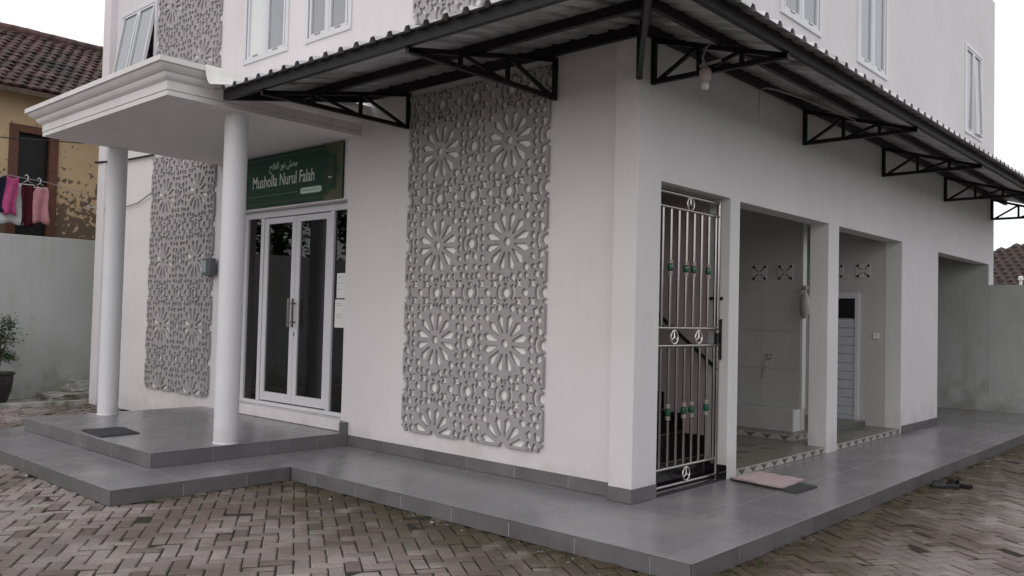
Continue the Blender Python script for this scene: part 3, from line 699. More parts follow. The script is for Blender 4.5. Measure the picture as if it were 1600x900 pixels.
# ---- porch canopy and columns
xl, xr, yf, yb = -6.86, -3.75, -2.12, YA - .001
prof = [(0, 3.56), (0, 3.604), (-.010, 3.604), (-.010, 3.613), (.004, 3.613), (.004, 3.695), (.018, 3.70), (.040, 3.715), (.055, 3.738), (.060, 3.76), (.078, 3.763), (.100, 3.778), (.120, 3.80), (.130, 3.822), (.152, 3.822), (.152, 3.872)]
cb = MB()
path = lambda o, z: [(xl - o, yb, z), (xl - o, yf - o, z), (xr + o, yf - o, z), (xr + o, yb, z)]
for p in prof: cb.v += path(*p)
for i in range(len(prof) - 1):
    for k in range(3): a = 4 * i + k; cb.f.append((a, a + 1, a + 5, a + 4))
n = 4 * (len(prof) - 1); cb.f.append((n, n + 1, n + 2, n + 3))
can = cb.build('porch_canopy', 'trim', BLD)
MB().add([(xl + .0, yb, 3.561), (xr - .0, yb, 3.561), (xr, yf, 3.561), (xl, yf, 3.561)], [(0, 1, 2, 3)]).build('canopy_soffit', 'soffit', can)
for cx, cy in ((-6.86, -1.25), (-3.93, -1.31)):
    MB().lathe((cx, cy, 0), [(.125, T2 + .001), (.125, T2 + .012), (.118, T2 + .02), (.117, 1.9), (.115, 3.562)], 40).build('porch_column', 'column', BLD, smooth=True)

# ---- stainless gate
yg0, yg1, xg = .372, 1.545, -.105
GT = MB().tube([(xg, yg0 + .012, .15), (xg, yg0 + .012, 2.72)], .016, 12).tube([(xg, yg1, .15), (xg, yg1, 2.72)], .019, 12)
gate = GT.build('stainless_gate', 'steel', BLD, smooth=True)
for z in (.165, .315, 1.375, 1.53, 2.585, 2.71): MB().tube([(xg, yg0, z), (xg, yg1 + .01, z)], .015, 12).build('rail', 'steel', gate, smooth=True)
nb = 9
ys = [yg0 + .055 + (yg1 - .06 - yg0 - .055) * k / (nb - 1) for k in range(nb)]
for za, zb in ((.33, 1.36), (1.545, 2.57)):
    for k, y in enumerate(ys):
        MB().tube([(xg, y, za), (xg, y, zb)], .0135, 10).build('bar', 'steel', gate, smooth=True)
def ring(y, z, R=.058):
    b_ = MB(); n = 28; pts = [(xg + .012, y + R * math.cos(2 * math.pi * k / n), z + R * math.sin(2 * math.pi * k / n)) for k in range(n + 1)]
    b_.tube(pts, .0075, 8, cap=False)
    for a in (90, 210, 330): b_.tube([(xg + .012, y, z), (xg + .012, y + R * math.cos(math.radians(a)), z + R * math.sin(math.radians(a)))], [.008, .0035], 6)
    b_.build('ring_emblem', 'polished', gate, smooth=True)
ym = (yg0 + yg1) / 2
ring(ym + .04, .24); ring(ym + .04, 2.647); ring(ym - .20, 1.452); ring(ym + .22, 1.452)
for z in (.80, 2.06):
    for k in (2, 4, 5, 7):
        bd = MB().lathe((xg, ys[k], z), [(.014, -.032), (.024, -.024), (.028, 0), (.024, .024), (.014, .032)], 14).build('bead', 'green', gate, smooth=True)
        cc = MB()
        for dz in (-.060, -.042, .042, .060): cc.lathe((xg, ys[k], z), [(.013, dz - .010), (.022, dz - .004), (.022, dz + .004), (.013, dz + .010)], 12)
        cc.build('bead_collar', 'brass', gate, smooth=True)
lk = MB().bar((xg + .03, yg1 + .012, 1.24), (xg + .03, yg1 + .012, 1.62), .016, .016, up=(0, 1, 0)).bar((xg, yg1, 1.30), (xg + .03, yg1 + .012, 1.30), .012, .012).bar((xg, yg1, 1.56), (xg + .03, yg1 + .012, 1.56), .012, .012).bar((xg + .01, yg1 - .05, 1.44), (xg + .01, yg1 + .03, 1.44), .03, .10)
lk.build('gate_bolt', 'granite', gate, bevel=.002)

# ------------------------------------------------------------------ metal awning round the corner
AW = thing('metal_awning', (0, 0, 3.55), 'black steel awning of ribbed metal sheet wrapped around the building corner', 'awning')
zc0, zf = 3.90, 3.565          # chord height at wall and at the fascia
yfA, xfB = -1.65, 1.17
xA0, yB1 = -3.55, 12.2
def bracket(base, d, length):
    base, d = Vector(base), Vector(d); t = .038
    root = MB().bar(base + Vector((0, 0, -.02)), base + Vector((0, 0, .36)), t, t).build('bracket', 'black_metal', AW)
    def piece(nm, a, b_, w=t): MB().bar(a, b_, w, w).build(nm, 'black_metal', root)
    top = lambda s: base + d * s + Vector((0, 0, .345 * (1 - s / length)))
    bot = lambda s: base + d * s
    piece('bottom_chord', bot(.02), bot(length)); piece('top_chord', top(.02), top(length))
    for a, b_ in ((.36, .36), (.68, .68)): piece('web_post', bot(length * a), top(length * b_), .03)
    piece('web_diagonal', bot(.03), top(length * .36), .028); piece('web_diagonal', bot(length * .36), top(length * .68), .026)
    return root
zb = 3.55
for x in (-2.93, -.95): bracket((x, YA - .022, zb), (0, -1, 0), 1.72)
for y in (.18, 3.18, 5.65, 8.41, 11.28): bracket((.022, y, zb), (1, 0, 0), 1.15)
hd = Vector((xfB, yfA, 0)).normalized(); bracket((.02, -.03, zb), hd, 2.0)
def purl(a, b_, h=.085, w=.045, nm='purlin'): MB().bar(a, b_, w, h).build(nm, 'black_metal', AW)
def onA(f): return (yfA * f + (YA - .03) * (1 - f), zf * f + zc0 * (1 - f) + .055)
def onB(f): return (xfB * f + .03 * (1 - f), zf * f + zc0 * (1 - f) + .055)
for f, h in ((.015, .10), (.52, .075), (1., .10)):
    yA, z = onA(max(f, .06)); xB, z2 = onB(f)
    purl((xA0, yA, z), (xB, yA, z), h); purl((xB, yA + .02, z2 + .001), (xB, yB1, z2 + .001), h)
yA, z = onA(1.); y0_, z0_ = onA(.015)
purl((xA0 + .02, y0_, z0_ - .01), (xA0 + .02, yA - .01, z - .005), .09, .05, 'end_rafter')
MB().bar((.02, .03, zc0 + .06), (xfB, yfA, zf + .05), .06, .12).build('hip_rafter', 'black_metal', AW)
def sheet(name, P, n0, n1, s0f, s1f, pitch=.2, hgt=.036):
    """ribbed sheet: P(along, s, lift) with s from wall(0) to edge(1)"""
    b_ = MB(); xs_ = []
    k = math.floor(n0 / pitch) * pitch
    while k < n1 + pitch:
        for off, hh in ((0, 0), (.115, 0), (.135, 1), (.175, 1), (.195, 0)):
            a = k + off
            if n0 <= a <= n1: xs_.append((a, hh))
        k += pitch
    cols_ = []
    for a, hh in xs_:
        lo, hi = s0f(a), s1f(a)
        if hi - lo < .01: cols_.append(None); continue
        base = len(b_.v); NS = 6
        for i in range(NS + 1): b_.v.append(P(a, lo + (hi - lo) * i / NS, hh * hgt))
        cols_.append(base)
    for c0, c1 in zip(cols_, cols_[1:]):
        if c0 is None or c1 is None: continue
        for i in range(6): b_.f.append((c0 + i, c0 + i + 1, c1 + i + 1, c1 + i))
    o = b_.build(name, 'sheet', AW, fix=False)
    md = o.modifiers.new('thickness', 'SOLIDIFY'); md.thickness = .0025; md.offset = 1
    return o
ov = .08
def PA(a, s, l): y = (YA - .005) + (yfA - ov - YA) * s; return (a, y, zc0 + .10 + (zf - zc0) * (YA - y) / (YA - yfA) + l)
ovb = .13
def PB(a, s, l): x = .004 + (xfB + ovb) * s; return (x, a, zc0 + .10 + (zf - zc0) * x / xfB + l)
hipA = lambda a: 0. if a <= 0 else min(1., (a / xfB) * (YA - yfA) / (YA - yfA + ov))      # A side: s must lie beyond the hip line
hipB = lambda a: 0. if a >= YA else min(1., ((YA - a) / (YA - yfA)) * xfB / (xfB + ovb))
sheet('roof_sheet', PA, xA0 - .1, xfB + .10, hipA, lambda a: 1.)
sheet('roof_sheet', PB, yfA - .07, yB1 + .1, hipB, lambda a: 1.)
hc = MB(); p0 = Vector((.0, YA, zc0 + .145)); p1 = Vector((xfB + ovb, yfA - ov, zf + .105)); dn = (p1 - p0).cross(Vector((0, 0, 1))).normalized() * .14
hc.add([p0, p1, p1 + dn - Vector((0, 0, .03)), p0 + dn - Vector((0, 0, .03)), p1 - dn - Vector((0, 0, .03)), p0 - dn - Vector((0, 0, .03))], [(0, 1, 2, 3), (0, 5, 4, 1)]); hc.build('hip_cap', 'sheet', AW)
# white flashing between canopy and sheet
fb = MB(); nS, nC = 6, 7
for i in range(nS):
    f = i / (nS - 1); y = -1.84 + f * (YA + 1.83); zs_ = zc0 + .105 + (zf - zc0) * (YA - y) / (YA - yfA)
    for k in range(nC):
        t = k / (nC - 1); ang = t * math.pi / 2
        fb.v.append((-3.594 + .14 * (1 - math.cos(ang)), y + .0, max(3.878, zs_ + .02) + (zs_ + .035 - max(3.878, zs_ + .02)) * math.sin(ang)))
for i in range(nS - 1):
    for k in range(nC - 1): a = i * nC + k; fb.f.append((a, a + 1, a + nC + 1, a + nC))
fo = fb.build('flashing', 'trim', AW, smooth=True); md = fo.modifiers.new('t', 'SOLIDIFY'); md.thickness = .004

# ------------------------------------------------------------------ sign over the door
SG = thing('name_sign', (-5.215, YA, 2.89), 'green sign board lettered Musholla Nurul Falah above the glass door', 'sign')
sx0, sx1, sz0, sz1 = -6.40, -4.03, 2.892, 3.545; sy = YA - .028
MB().box(sx0, sx1, sy, YA - .001, sz0, sz1).build('board', 'sign_green', SG, bevel=.002)
def flat(pts, m, nm, lift, par_=SG):
    n = len(pts); b_ = MB().add([(x, sy - lift, z) for x, z in pts], [tuple(range(n))]); return b_.build(nm, m, par_, fix=False)
scx, scz = (sx0 + sx1) / 2, (sz0 + sz1) / 2
for s_ in (-1, 1):
    X = lambda d: (sx1 - d) if s_ > 0 else (sx0 + d)
    corner = [(0, 0), (.36, 0), (.34, .05), (.25, .055), (.24, .10), (.10, .115), (.09, .22), (.04, .3265), (0, .3265)]
    for t_ in (-1, 1):
        Zf = (lambda d: sz1 - d) if t_ > 0 else (lambda d: sz0 + d)
        pts = [(X(a), Zf(c)) for a, c in corner]
        if s_ * t_ > 0: pts = pts[::-1]
        flat(pts, 'sign_gold', 'corner_ornament', .0015)
        ln = MB()
        cc = corner[2:8]
        for (a, c), (a2, c2) in zip(cc, cc[1:]): ln.bar((X(a + .012), sy - .002, Zf(c + .010)), (X(a2 + .012), sy - .002, Zf(c2 + .010)), .0016, .009, up=(0, 1, 0))
        ln.build('gold_line', mat('sign_gold_line', (.30, .27, .13), .4) if 'gl' not in M else M['gl'], SG)
        if 'gl' not in M: M['gl'] = bpy.data.materials['sign_gold_line']
    cx = X(.235); n = 22
    flat([(cx + .105 * math.cos(2 * math.pi * k / n) * -1, scz + .17 * math.sin(2 * math.pi * k / n)) for k in range(n)], 'sign_dark', 'medallion', .002)
    rb = MB(); rb.tube([(cx + .085 * math.cos(2 * math.pi * k / n), sy - .004, scz + .14 * math.sin(2 * math.pi * k / n)) for k in range(n + 1)], .004, 5, cap=False)
    for k in range(5):
        a = random.uniform(0, 6); rb.tube([(cx - .045 + .02 * k, sy - .004, scz - .05 + .02 * (k % 3)), (cx - .04 + .02 * k, sy - .004, scz + .05 - .02 * (k % 2)), (cx - .03 + .02 * k, sy - .004, scz + .055)], .004, 4)
    rb.build('medallion_calligraphy', 'sign_gold', SG)
    flat([(cx + s_ * .0 - .03, scz - .075), (cx + .035, scz - .075), (cx + .03, scz - .06), (cx - .03, scz - .06)], 'sign_pill', 'medallion_mark', .0045)
for z in (sz0 + .045, sz1 - .045): MB().bar((sx0 + .36, sy - .002, z), (sx1 - .36, sy - .002, z), .0016, .006, up=(0, 1, 0)).build('gold_line', M['gl'], SG)
def put_text(body, size, sx_, x, z, m, bold=0., nm='lettering'):
    me = text_mesh(body, size, sx_, bold=bold); o = link(nm, me, m); o.rotation_euler = (math.pi / 2, 0, 0); o.location = (x, sy - .0035, z)
    o.parent = SG; o.matrix_parent_inverse = Matrix.Translation(-ORG[SG.name]); return o
put_text('Musholla Nurul Falah', .215, .74, scx - .03, scz - .012, 'sign_white', .0015)
put_text('\uFEA1\uFEFC\uFED4\uFEDF\uFE8D \uFEAD\uFEEE\uFEE7 \uFEF0\uFEE0\uFEBC\uFEE3', .12, .8, scx - .02, scz + .17, 'sign_white', .001)
# small line too fine to read: broken strokes
ft = MB(); x = scx - .80
while x < scx + .31:
    w_ = random.uniform(.03, .075); ft.bar((x, sy - .002, scz - .185), (x + w_, sy - .002, scz - .185), .0016, random.uniform(.012, .017), up=(0, 1, 0)); x += w_ + random.uniform(.006, .014)
ft.build('fine_print', 'sign_pill', SG)
pp = [(scx + .36 + .036 - .036 * math.cos(a), scz - .185 - .036 * math.sin(a)) for a in np.linspace(-math.pi / 2, math.pi / 2, 8)] + [(scx + .76 + .036 * math.cos(a), scz - .185 + .036 * math.sin(a)) for a in np.linspace(-math.pi / 2, math.pi / 2, 8)]
flat(pp, 'sign_pill', 'pill', .002)
fp = MB(); x = scx + .40
while x < scx + .74:
    w_ = random.uniform(.02, .045); fp.bar((x, sy - .004, scz - .185), (x + w_, sy - .004, scz - .185), .001, .022, up=(0, 1, 0)); x += w_ + .009
fp.build('pill_print', 'sign_dark', SG)

# ------------------------------------------------------------------ small things
def paper(name, x0, x1, z0, z1, y, label, cat):
    o = MB().box(x0, x1, y - .002, y, z0, z1).build(name, 'white'); tag(o, label, cat)
    l = MB(); z = z1 - .05
    while z > z0 + .04:
        l.box(x0 + .03, x0 + .03 + random.uniform(.4, .85) * (x1 - x0 - .06), y - .0032, y - .0022, z, z + .005); z -= random.choice((.022, .022, .07, .1))
    l.build('printed_line', 'wire_g', o); return o
paper('paper_notice', -4.30, -4.06, 1.76, 2.05, .241, 'upper white paper notice taped inside the right door sidelight', 'notice')
paper('paper_notice', -4.32, -4.06, 1.42, 1.745, .240, 'lower white paper notice taped inside the right door sidelight', 'notice')
cal = thing('wall_calendar', (-.16, 1.58, 1.55), 'paper timetable hanging on the stair wall behind the steel gate', 'calendar')
MB().box(-.24, -.225 + .16, 1.565, 1.583, 1.80, 1.83).build('hanger_bar', 'black_metal', cal); MB().box(-.23, -.08, 1.574, 1.582, 1.52, 1.80).build('sheet', 'cream', cal)
lp = MB()
for k in range(9): lp.box(-.215, -.215 + random.uniform(.06, .12), 1.5725, 1.5735, 1.55 + k * .026, 1.56 + k * .026)
lp.build('printed_line', 'wire_g', cal)
def mat_obj(name, corners, z, h, m, label, cat, wob=.004):
    b_ = MB(); n = 8; A, B, C, D = [Vector((*c, 0)) for c in corners]
    for lay in (0, 1):
        for i in range(n + 1):
            for j in range(n + 1):
                p = A.lerp(B, i / n).lerp(D.lerp(C, i / n), j / n); e = min(i, j, n - i, n - j)
                b_.v.append((p.x + random.uniform(-wob, wob), p.y + random.uniform(-wob, wob), z + (.0015 if lay == 0 else h + random.uniform(-.002, .004) - (.004 if e == 0 else 0))))
    N1 = (n + 1) ** 2
    for i in range(n):
        for j in range(n):
            a = i * (n + 1) + j; b_.f.append((a, a + 1, a + n + 2, a + n + 1)); b_.f.append((N1 + a, N1 + a + n + 1, N1 + a + n + 2, N1 + a + 1))
    for i in range(n):
        for q0, q1 in (((i) * (n + 1), (i + 1) * (n + 1)), ((i) * (n + 1) + n, (i + 1) * (n + 1) + n), (i, i + 1), (n * (n + 1) + i, n * (n + 1) + i + 1)): b_.f.append((q0, q1, q1 + N1, q0 + N1))
    return tag(b_.build(name, m, smooth=True), label, cat)
mat_obj('door_mat', [(-5.66, -2.02), (-5.03, -2.07), (-5.06, -1.66), (-5.62, -1.60)], T2, .014, 'rubber', 'dark grey rubber door mat at the front edge of the porch platform', 'mat')
mat_obj('floor_mat', [(.035, 1.57), (.74, 1.42), (.75, 1.84), (.06, 2.02)], T1, .018, 'mat2', 'charcoal foot mat lying under the pink towel on the terrace', 'mat')
mat_obj('folded_towel', [(.09, 1.52), (.595, 1.44), (.585, 1.94), (.10, 2.02)], T1 + .022, .022, 'towel', 'folded pale pink towel lying on the charcoal mat', 'towel', .006)
def sandal(loc, rz, label):
    t = thing('sandal', loc, label, 'sandal', 'pair of black sandals at the terrace kerb')
    b_ = MB(); out = [(-.13, 0), (-.12, .032), (-.05, .036), (.02, .042), (.08, .048), (.12, .034), (.135, 0), (.12, -.034), (.08, -.046), (.02, -.038), (-.05, -.034), (-.12, -.03)]
    n = len(out); ca_, sa_ = math.cos(rz), math.sin(rz)
    Pt = lambda x, y, z: (loc[0] + ca_ * x - sa_ * y, loc[1] + sa_ * x + ca_ * y, loc[2] + z)
    b_.add([Pt(x, y, .002) for x, y in out] + [Pt(x, y, .028 + (.012 if x < -.04 else 0)) for x, y in out], [tuple(range(n))[::-1], tuple(range(n, 2 * n))] + [(k, (k + 1) % n, n + (k + 1) % n, n + k) for k in range(n)])
    b_.build('sole', 'sandal', t, bevel=.004)
    for xo in (.015, .06):
        s_ = MB(); N_ = 7; pts = [Pt(xo, .045 * math.cos(a), .025 + .048 * math.sin(a)) for a in np.linspace(0, math.pi, N_)]; pts2 = [Pt(xo + .04, .045 * math.cos(a), .025 + .043 * math.sin(a)) for a in np.linspace(0, math.pi, N_)]
        s_.add(pts + pts2, [(k, k + 1, N_ + k + 1, N_ + k) for k in range(N_ - 1)]); o = s_.build('strap', 'sandal', t); md = o.modifiers.new('t', 'SOLIDIFY'); md.thickness = .006
    return t
sandal((1.36, 3.50, 0), math.radians(200), 'nearer black sandal lying on the pavers against the terrace kerb')
sandal((1.44, 3.68, 0), math.radians(170), 'farther black sandal beside its pair on the pavers by the kerb')
lb = thing('hanging_lamp', (.54, .10, 3.4), 'white light bulb in a holder hanging from the corner awning bracket', 'lamp')
MB().lathe((.54, .10, 3.44), [(.024, .0), (.042, .03), (.048, .085), (.042, .105), (.018, .125)], 18).build('holder', 'holder', lb, smooth=True)
MB().lathe((.54, .10, 3.44), [(.004, -.058), (.024, -.05), (.033, -.03), (.030, -.01), (.022, .002)], 16).build('bulb', 'bulb', lb, smooth=True)
MB().tube([(.54, .10, 3.565), (.52, .09, 3.64), (.53, .12, 3.72), (.55, .16, 3.76)], .009, 8).build('cord', 'wire_g', lb, smooth=True)
MB().bar((.48, .12, 3.585), (.66, .12, 3.60), .02, .02).build('clip', 'wire_g', lb)
def cable(name, pts, r, m, label):
    return tag(MB().tube(pts, r, 6).build(name, m, smooth=True), label, 'cable')
cable('loose_cable', [(.34, 1.42, 3.40), (.34, 1.42, 3.6), (.345, 1.43, 3.70), (.36, 1.50, 3.735), (.40, 1.62, 3.74), (.48, 2.1, 3.735), (.56, 3.0, 3.72), (.6, 3.9, 3.715)], .0065, 'wire_g', 'grey loose cable dangling under the side awning')
cable('wall_cable', [(-10.66, -.03, 3.97), (-9.82, .06, 3.925), (-8.75, .06, 3.90)], .018, 'wire', 'thick black cable along the front wall at the left end of the building')
cable('sagging_wire', [(-10.9, -.05, 3.26), (-10.5, .02, 3.20), (-9.75, .06, 3.17), (-9.2, .06, 3.21), (-8.72, .05, 3.33)], .011, 'wire_g', 'thin grey wire sagging across the front wall left of the lattice screen')
mt = thing('meter_box', (-6.93, .0, 2.05), 'small grey meter box with a glass front fixed on the left lattice screen', 'meter box')
MB().box(-6.98, -6.76, -.03, .059, 2.05, 2.28).build('case', 'meter', mt, bevel=.01); MB().box(-6.96, -6.86, -.036, -.0305, 2.09, 2.25).build('window', 'meter_glass', mt)
bgm = MB(); bgm.lathe((-.545, 4.56, 1.66), [(.02, 0), (.05, .04), (.062, .15), (.052, .26), (.02, .32), (.012, .34), (.034, .37), (.045, .41)], 14)
hb = bgm.build('hanging_bag', 'bag', smooth=True); tag(hb, 'pale plastic bag hanging at the end of the washroom partition', 'bag')

# ------------------------------------------------------------------ boundary walls and neighbours
bw = thing('boundary_wall', (-11.6, -4, 0), 'grey white boundary wall left of the prayer house below the peeling house', 'wall')
MB().box(-11.78, -11.6, -14, 12, 0, 2.75).build('wall_face', 'bound', bw, bevel=.01)
kb = MB().box(-11.6, -10.72, -9, 3.0, -.02, .05).build('planting_strip', 'concrete'); tag(kb, kind='structure')
MB().box(-10.719, -10.62, -9, -.02, -.02, .062).build('kerb', 'kerbm', kb, bevel=.008)
bw2 = thing('boundary_wall', (3, 11.2, 0), 'plain grey boundary wall closing the yard at the right end of the terrace', 'wall')
MB().box(.004, 7.4, 11.12, 11.30, 0, 2.36).build('wall_face', 'bound', bw2, bevel=.008)
MB().box(-3.2, -.221, 11.12, 11.299, 0, 3.019).box(-.2205, .0035, 11.12, 11.158, 0, 2.728).build('corridor_wall', 'bound', bw2)
MB().box(7.4, 7.56, -9, 11.32, 0, 2.6).build('added_shade_wall', 'bound', bw2)  # unseen wall added outside the view to dim the side wall
# old slab and block in the planting strip
def rough_block(name, x0, x1, y0, y1, z0, z1, label, cat, j=.02):
    b_ = MB().box(x0, x1, y0, y1, z0, z1); me = b_.mesh(name); bm = bmesh.new(); bm.from_mesh(me); bmesh.ops.recalc_face_normals(bm, faces=bm.faces)
    bmesh.ops.subdivide_edges(bm, edges=bm.edges, cuts=4, use_grid_fill=True)
    for v in bm.verts: v.co += Vector((random.uniform(-j, j), random.uniform(-j, j), random.uniform(-j, j) * .4))
    bm.to_mesh(me); bm.free(); return tag(link(name, me, 'kerbm' if 'block' in name else 'concrete', None), label, cat)
rough_block('concrete_slab', -11.45, -10.75, -.52, .22, .055, .15, 'broken mossy concrete slab lying at the foot of the left boundary wall', 'slab', .018)
rough_block('concrete_block', -11.59, -11.2, -.05, .55, .155, .33, 'small pale concrete block standing behind the mossy slab', 'block', .01)
# potted plant
PT = thing('potted_plant', (-11.12, -1.20, .05), 'leafy shrub in a dark glazed pot at the left edge', 'plant')
MB().lathe((-11.12, -1.20, .05), [(.13, 0), (.15, .02), (.20, .18), (.225, .36), (.22, .42), (.245, .44), (.245, .475), (.215, .475), (.205, .42)], 28).build('pot', 'pot', PT, smooth=True)
MB().lathe((-11.12, -1.20, .05), [(.02, .40), (.2, .41)], 16).build('soil', 'soil', PT)
stm = MB(); lv = MB()
for k in range(5):
    a = k * 1.3; pts = [(-11.12, -1.2, .45), (-11.12 + .05 * math.cos(a), -1.2 + .05 * math.sin(a), .8), (-11.12 + .13 * math.cos(a), -1.2 + .15 * math.sin(a), 1.15 + .12 * math.sin(k))]
    stm.tube(pts, [.014, .010, .005], 6)
def leafq(p, l, w, a, e):
    d = Vector((math.cos(a) * math.cos(e), math.sin(a) * math.cos(e), math.sin(e))); s_ = Vector((-math.sin(a), math.cos(a), random.uniform(-.4, .4))).normalized() * w; p = Vector(p)
    m_ = p + d * l * .5 + Vector((0, 0, l * .12))
    lv.add([p, m_ + s_, p + d * l, m_ - s_, m_ - Vector((0, 0, l * .06))], [(0, 1, 4), (1, 2, 4), (2, 3, 4), (3, 0, 4)])
for k in range(1000):
    c = random.choice([(0, 0, 1.18, .17), (.10, .06, 1.02, .14), (-.10, -.05, 1.05, .14), (.02, .10, 1.28, .12), (.13, .12, .76, .07), (-.1, .05, .82, .08)])
    p = (-11.12 + c[0] + random.gauss(0, c[3] * .6), -1.2 + c[1] + random.gauss(0, c[3] * .6), c[2] + random.gauss(0, c[3] * .5))
    leafq(p, random.uniform(.05, .10), random.uniform(.012, .022), random.uniform(0, 6.28), random.uniform(-.6, .5))
stm.build('stem', 'bark', PT, smooth=True); tag(lv.build('foliage', 'leaf', PT, fix=False), kind='stuff')

# neighbour's house on the left
NH = thing('neighbour_house', (-13.5, -3, 0), 'old ochre house with peeling plaster and brown tiled roof behind the left wall', 'house')
hw = grid_wall('B', -3.4, 9, 0, 5.55, -13.2, -13.0, [(-.50, .10, 2.7, 4.72)]); wall_build(hw, 'wall', 'plaster', NH, 0)
MB().box(-18, -13.201, 8.8, 9, 0, 5.55).build('end_wall', 'plaster', NH); MB().box(-18, -13.201, -3.4, -3.2, 0, 5.55).build('end_wall', 'plaster', NH)
wf = MB(); wf.box(-13.05, -12.95, -.62, -.47, 2.6, 4.84).box(-13.05, -12.95, .05, .20, 2.6, 4.84).box(-13.05, -12.951, -.47, .05, 4.70, 4.84)
wfo = wf.build('window_frame', 'wood', NH, bevel=.01)
MB().box(-13.12, -13.10, -.5, .1, 2.7, 4.72).build('dark_pane', 'dark', wfo)
ridge_z, eave_z, xr_, xe_ = 7.22, 5.42, -15.5, -12.55
sl = (ridge_z - eave_z) / (xe_ - xr_); ln = math.hypot(xe_ - xr_, ridge_z - eave_z)
roof = MB().add([(xe_, -3.9, eave_z - .03), (xe_, 9.5, eave_z - .03), (xr_, 9.5, ridge_z - .03), (xr_, -3.9, ridge_z - .03), (-18.5, -3.9, eave_z - .03), (-18.5, 9.5, eave_z - .03)], [(0, 1, 2, 3), (3, 2, 5, 4)]).build('roof', 'rooftile', NH)
MB().box(xe_ - .02, xe_ + .02, -3.9, 9.5, eave_z - .12, eave_z - .035).build('eave_board', 'bark', roof)
tw, tl = .19, .215
def tile_geo():
    b_ = MB(); n = 5
    for s0, s1, lift0, lift1 in ((0, tl + .05, .030, .004),):
        for s_, lf in ((s0, lift0), (s1, lift1)):
            for k in range(n + 1):
                t = k / n; b_.v.append((s_, (t - .5) * tw * 1.06, lf + .030 * math.sin(t * math.pi) ** 1.2 - .012 * t - .006))
    for k in range(n): b_.f.append((k, k + 1, n + 2 + k, n + 1 + k))
    base = len(b_.v)
    for k in range(n + 1): v = b_.v[k]; b_.v.append((v[0], v[1], v[2] - .034))
    for k in range(n): b_.f.append((k, base + k, base + k + 1, k + 1))
    return b_
tg = tile_geo(); tme = tg.mesh('roof_tile'); tme.materials.append(M['rooftile'])
dsl = Vector((xr_ - xe_, 0, ridge_z - eave_z)).normalized(); nrm = Vector((sl, 0, 1)).normalized()
rotm = Matrix((dsl, Vector((0, 1, 0)), nrm)).transposed().to_4x4()
ts = []
for i in range(int(ln / tl)):
    for j in range(int(13 / tw)):
        y = -3.8 + j * tw + (.5 * tw if i % 2 else 0); p = Vector((xe_, y, eave_z)) + dsl * (i * tl); q = pix(p)
        if y > 4.6: continue
        vis = q and -20 < q[0] < 170 and q[1] > -10
        ts.append((0 if vis else 1, abs(y), p))
ts.sort(key=lambda t: (t[0], t[1]))
jb = MB()
for k, (v, _, p) in enumerate(ts):
    jm = Matrix.Translation(p + Vector((0, random.uniform(-.012, .012), random.uniform(-.008, .010)))) @ rotm @ Matrix.Rotation(random.uniform(-.05, .05), 4, 'Z') @ Matrix.Rotation(random.uniform(-.03, .03), 4, 'X')
    if k < 300 and v == 0:
        o = bpy.data.objects.new('roof_tile', tme); COL.objects.link(o); o.matrix_world = jm; o.parent = roof
    else: jb.add([jm @ Vector(q) for q in tg.v], tg.f)
tag(jb.build('roof_tile_field', 'rooftile', roof, fix=False), kind='stuff')
rc = MB()
for j in range(40):
    y = -3.9 + j * .25; rc.tube([(xr_, y, ridge_z + .02 + random.uniform(-.01, .01)), (xr_, y + .27, ridge_z + .035)], [.11, .095], 10)
rc.build('ridge_cap', 'rooftile', roof, smooth=True)
# clothesline with washing
cl = cable('clothesline', [(-12.2, -3.0, 3.86), (-12.2, -.95, 3.80), (-12.2, -.2, 3.745), (-12.2, .75, 3.56)], .006, 'wire_g', 'thin clothesline strung in front of the ochre house')
cable('power_line', [(-12.2, -3.0, 4.44), (-12.2, -1.0, 4.415), (-12.2, .35, 4.54)], .011, 'wire', 'dark upper wire in front of the ochre house window')
def garment(name, y0, y1, ztop, zbot, m, label, cat, off=0., top=.6, sh=None):
    b_ = MB(); ny, nz = 12, 10; fz = random.random() * 6
    for i in range(nz + 1):
        t = i / nz; hw_ = 1. if t > .25 else top + (1 - top) * (t / .25) ** .6
        for k in range(ny + 1):
            s_ = k / ny * 2 - 1; y = (y0 + y1) / 2 + s_ * hw_ * (y1 - y0) / 2 + .02 * math.sin(5 * t + fz)
            z = ztop + (zbot - ztop) * t - (.05 * (1 - abs(s_)) if i == 0 else 0) * 1 + (.02 * math.sin(4 * s_ + fz) if i == nz else 0)
            b_.v.append((-12.2 + off + .035 * math.sin(s_ * 4.2 + fz + t * 2) * (.2 + .6 * t), y, z))
    for i in range(nz):
        for k in range(ny): a = i * (ny + 1) + k; b_.f.append((a, a + 1, a + ny + 2, a + ny + 1))
    o = b_.build(name, m, smooth=True, fix=False); md = o.modifiers.new('t', 'SOLIDIFY'); md.thickness = .012
    return tag(o, label, cat, 'washing on the clothesline')
garment('hanging_shirt', -1.10, -.83, 3.78, 3.16, 'navy', 'navy blue garment at the left end of the clothesline', 'shirt', .05, .75)
garment('hanging_towel', -.92, -.72, 3.77, 3.12, 'pinkc', 'bright pink cloth hanging over the clothesline', 'cloth', .09, .9)
garment('hanging_shirt', -.98, -.60, 3.68, 2.97, 'whitec', 'white shirt hanging behind the bright pink cloth', 'shirt', .0, .6)
garment('hanging_dress', -.64, -.43, 3.68, 2.94, 'maroon', 'dark maroon dress between the white shirt and pink blouse', 'dress', .03, .7)
garment('hanging_blouse', -.47, -.20, 3.66, 3.02, 'rose', 'pale pink blouse on a white hanger at the right end of the washing', 'blouse', .05, .55)
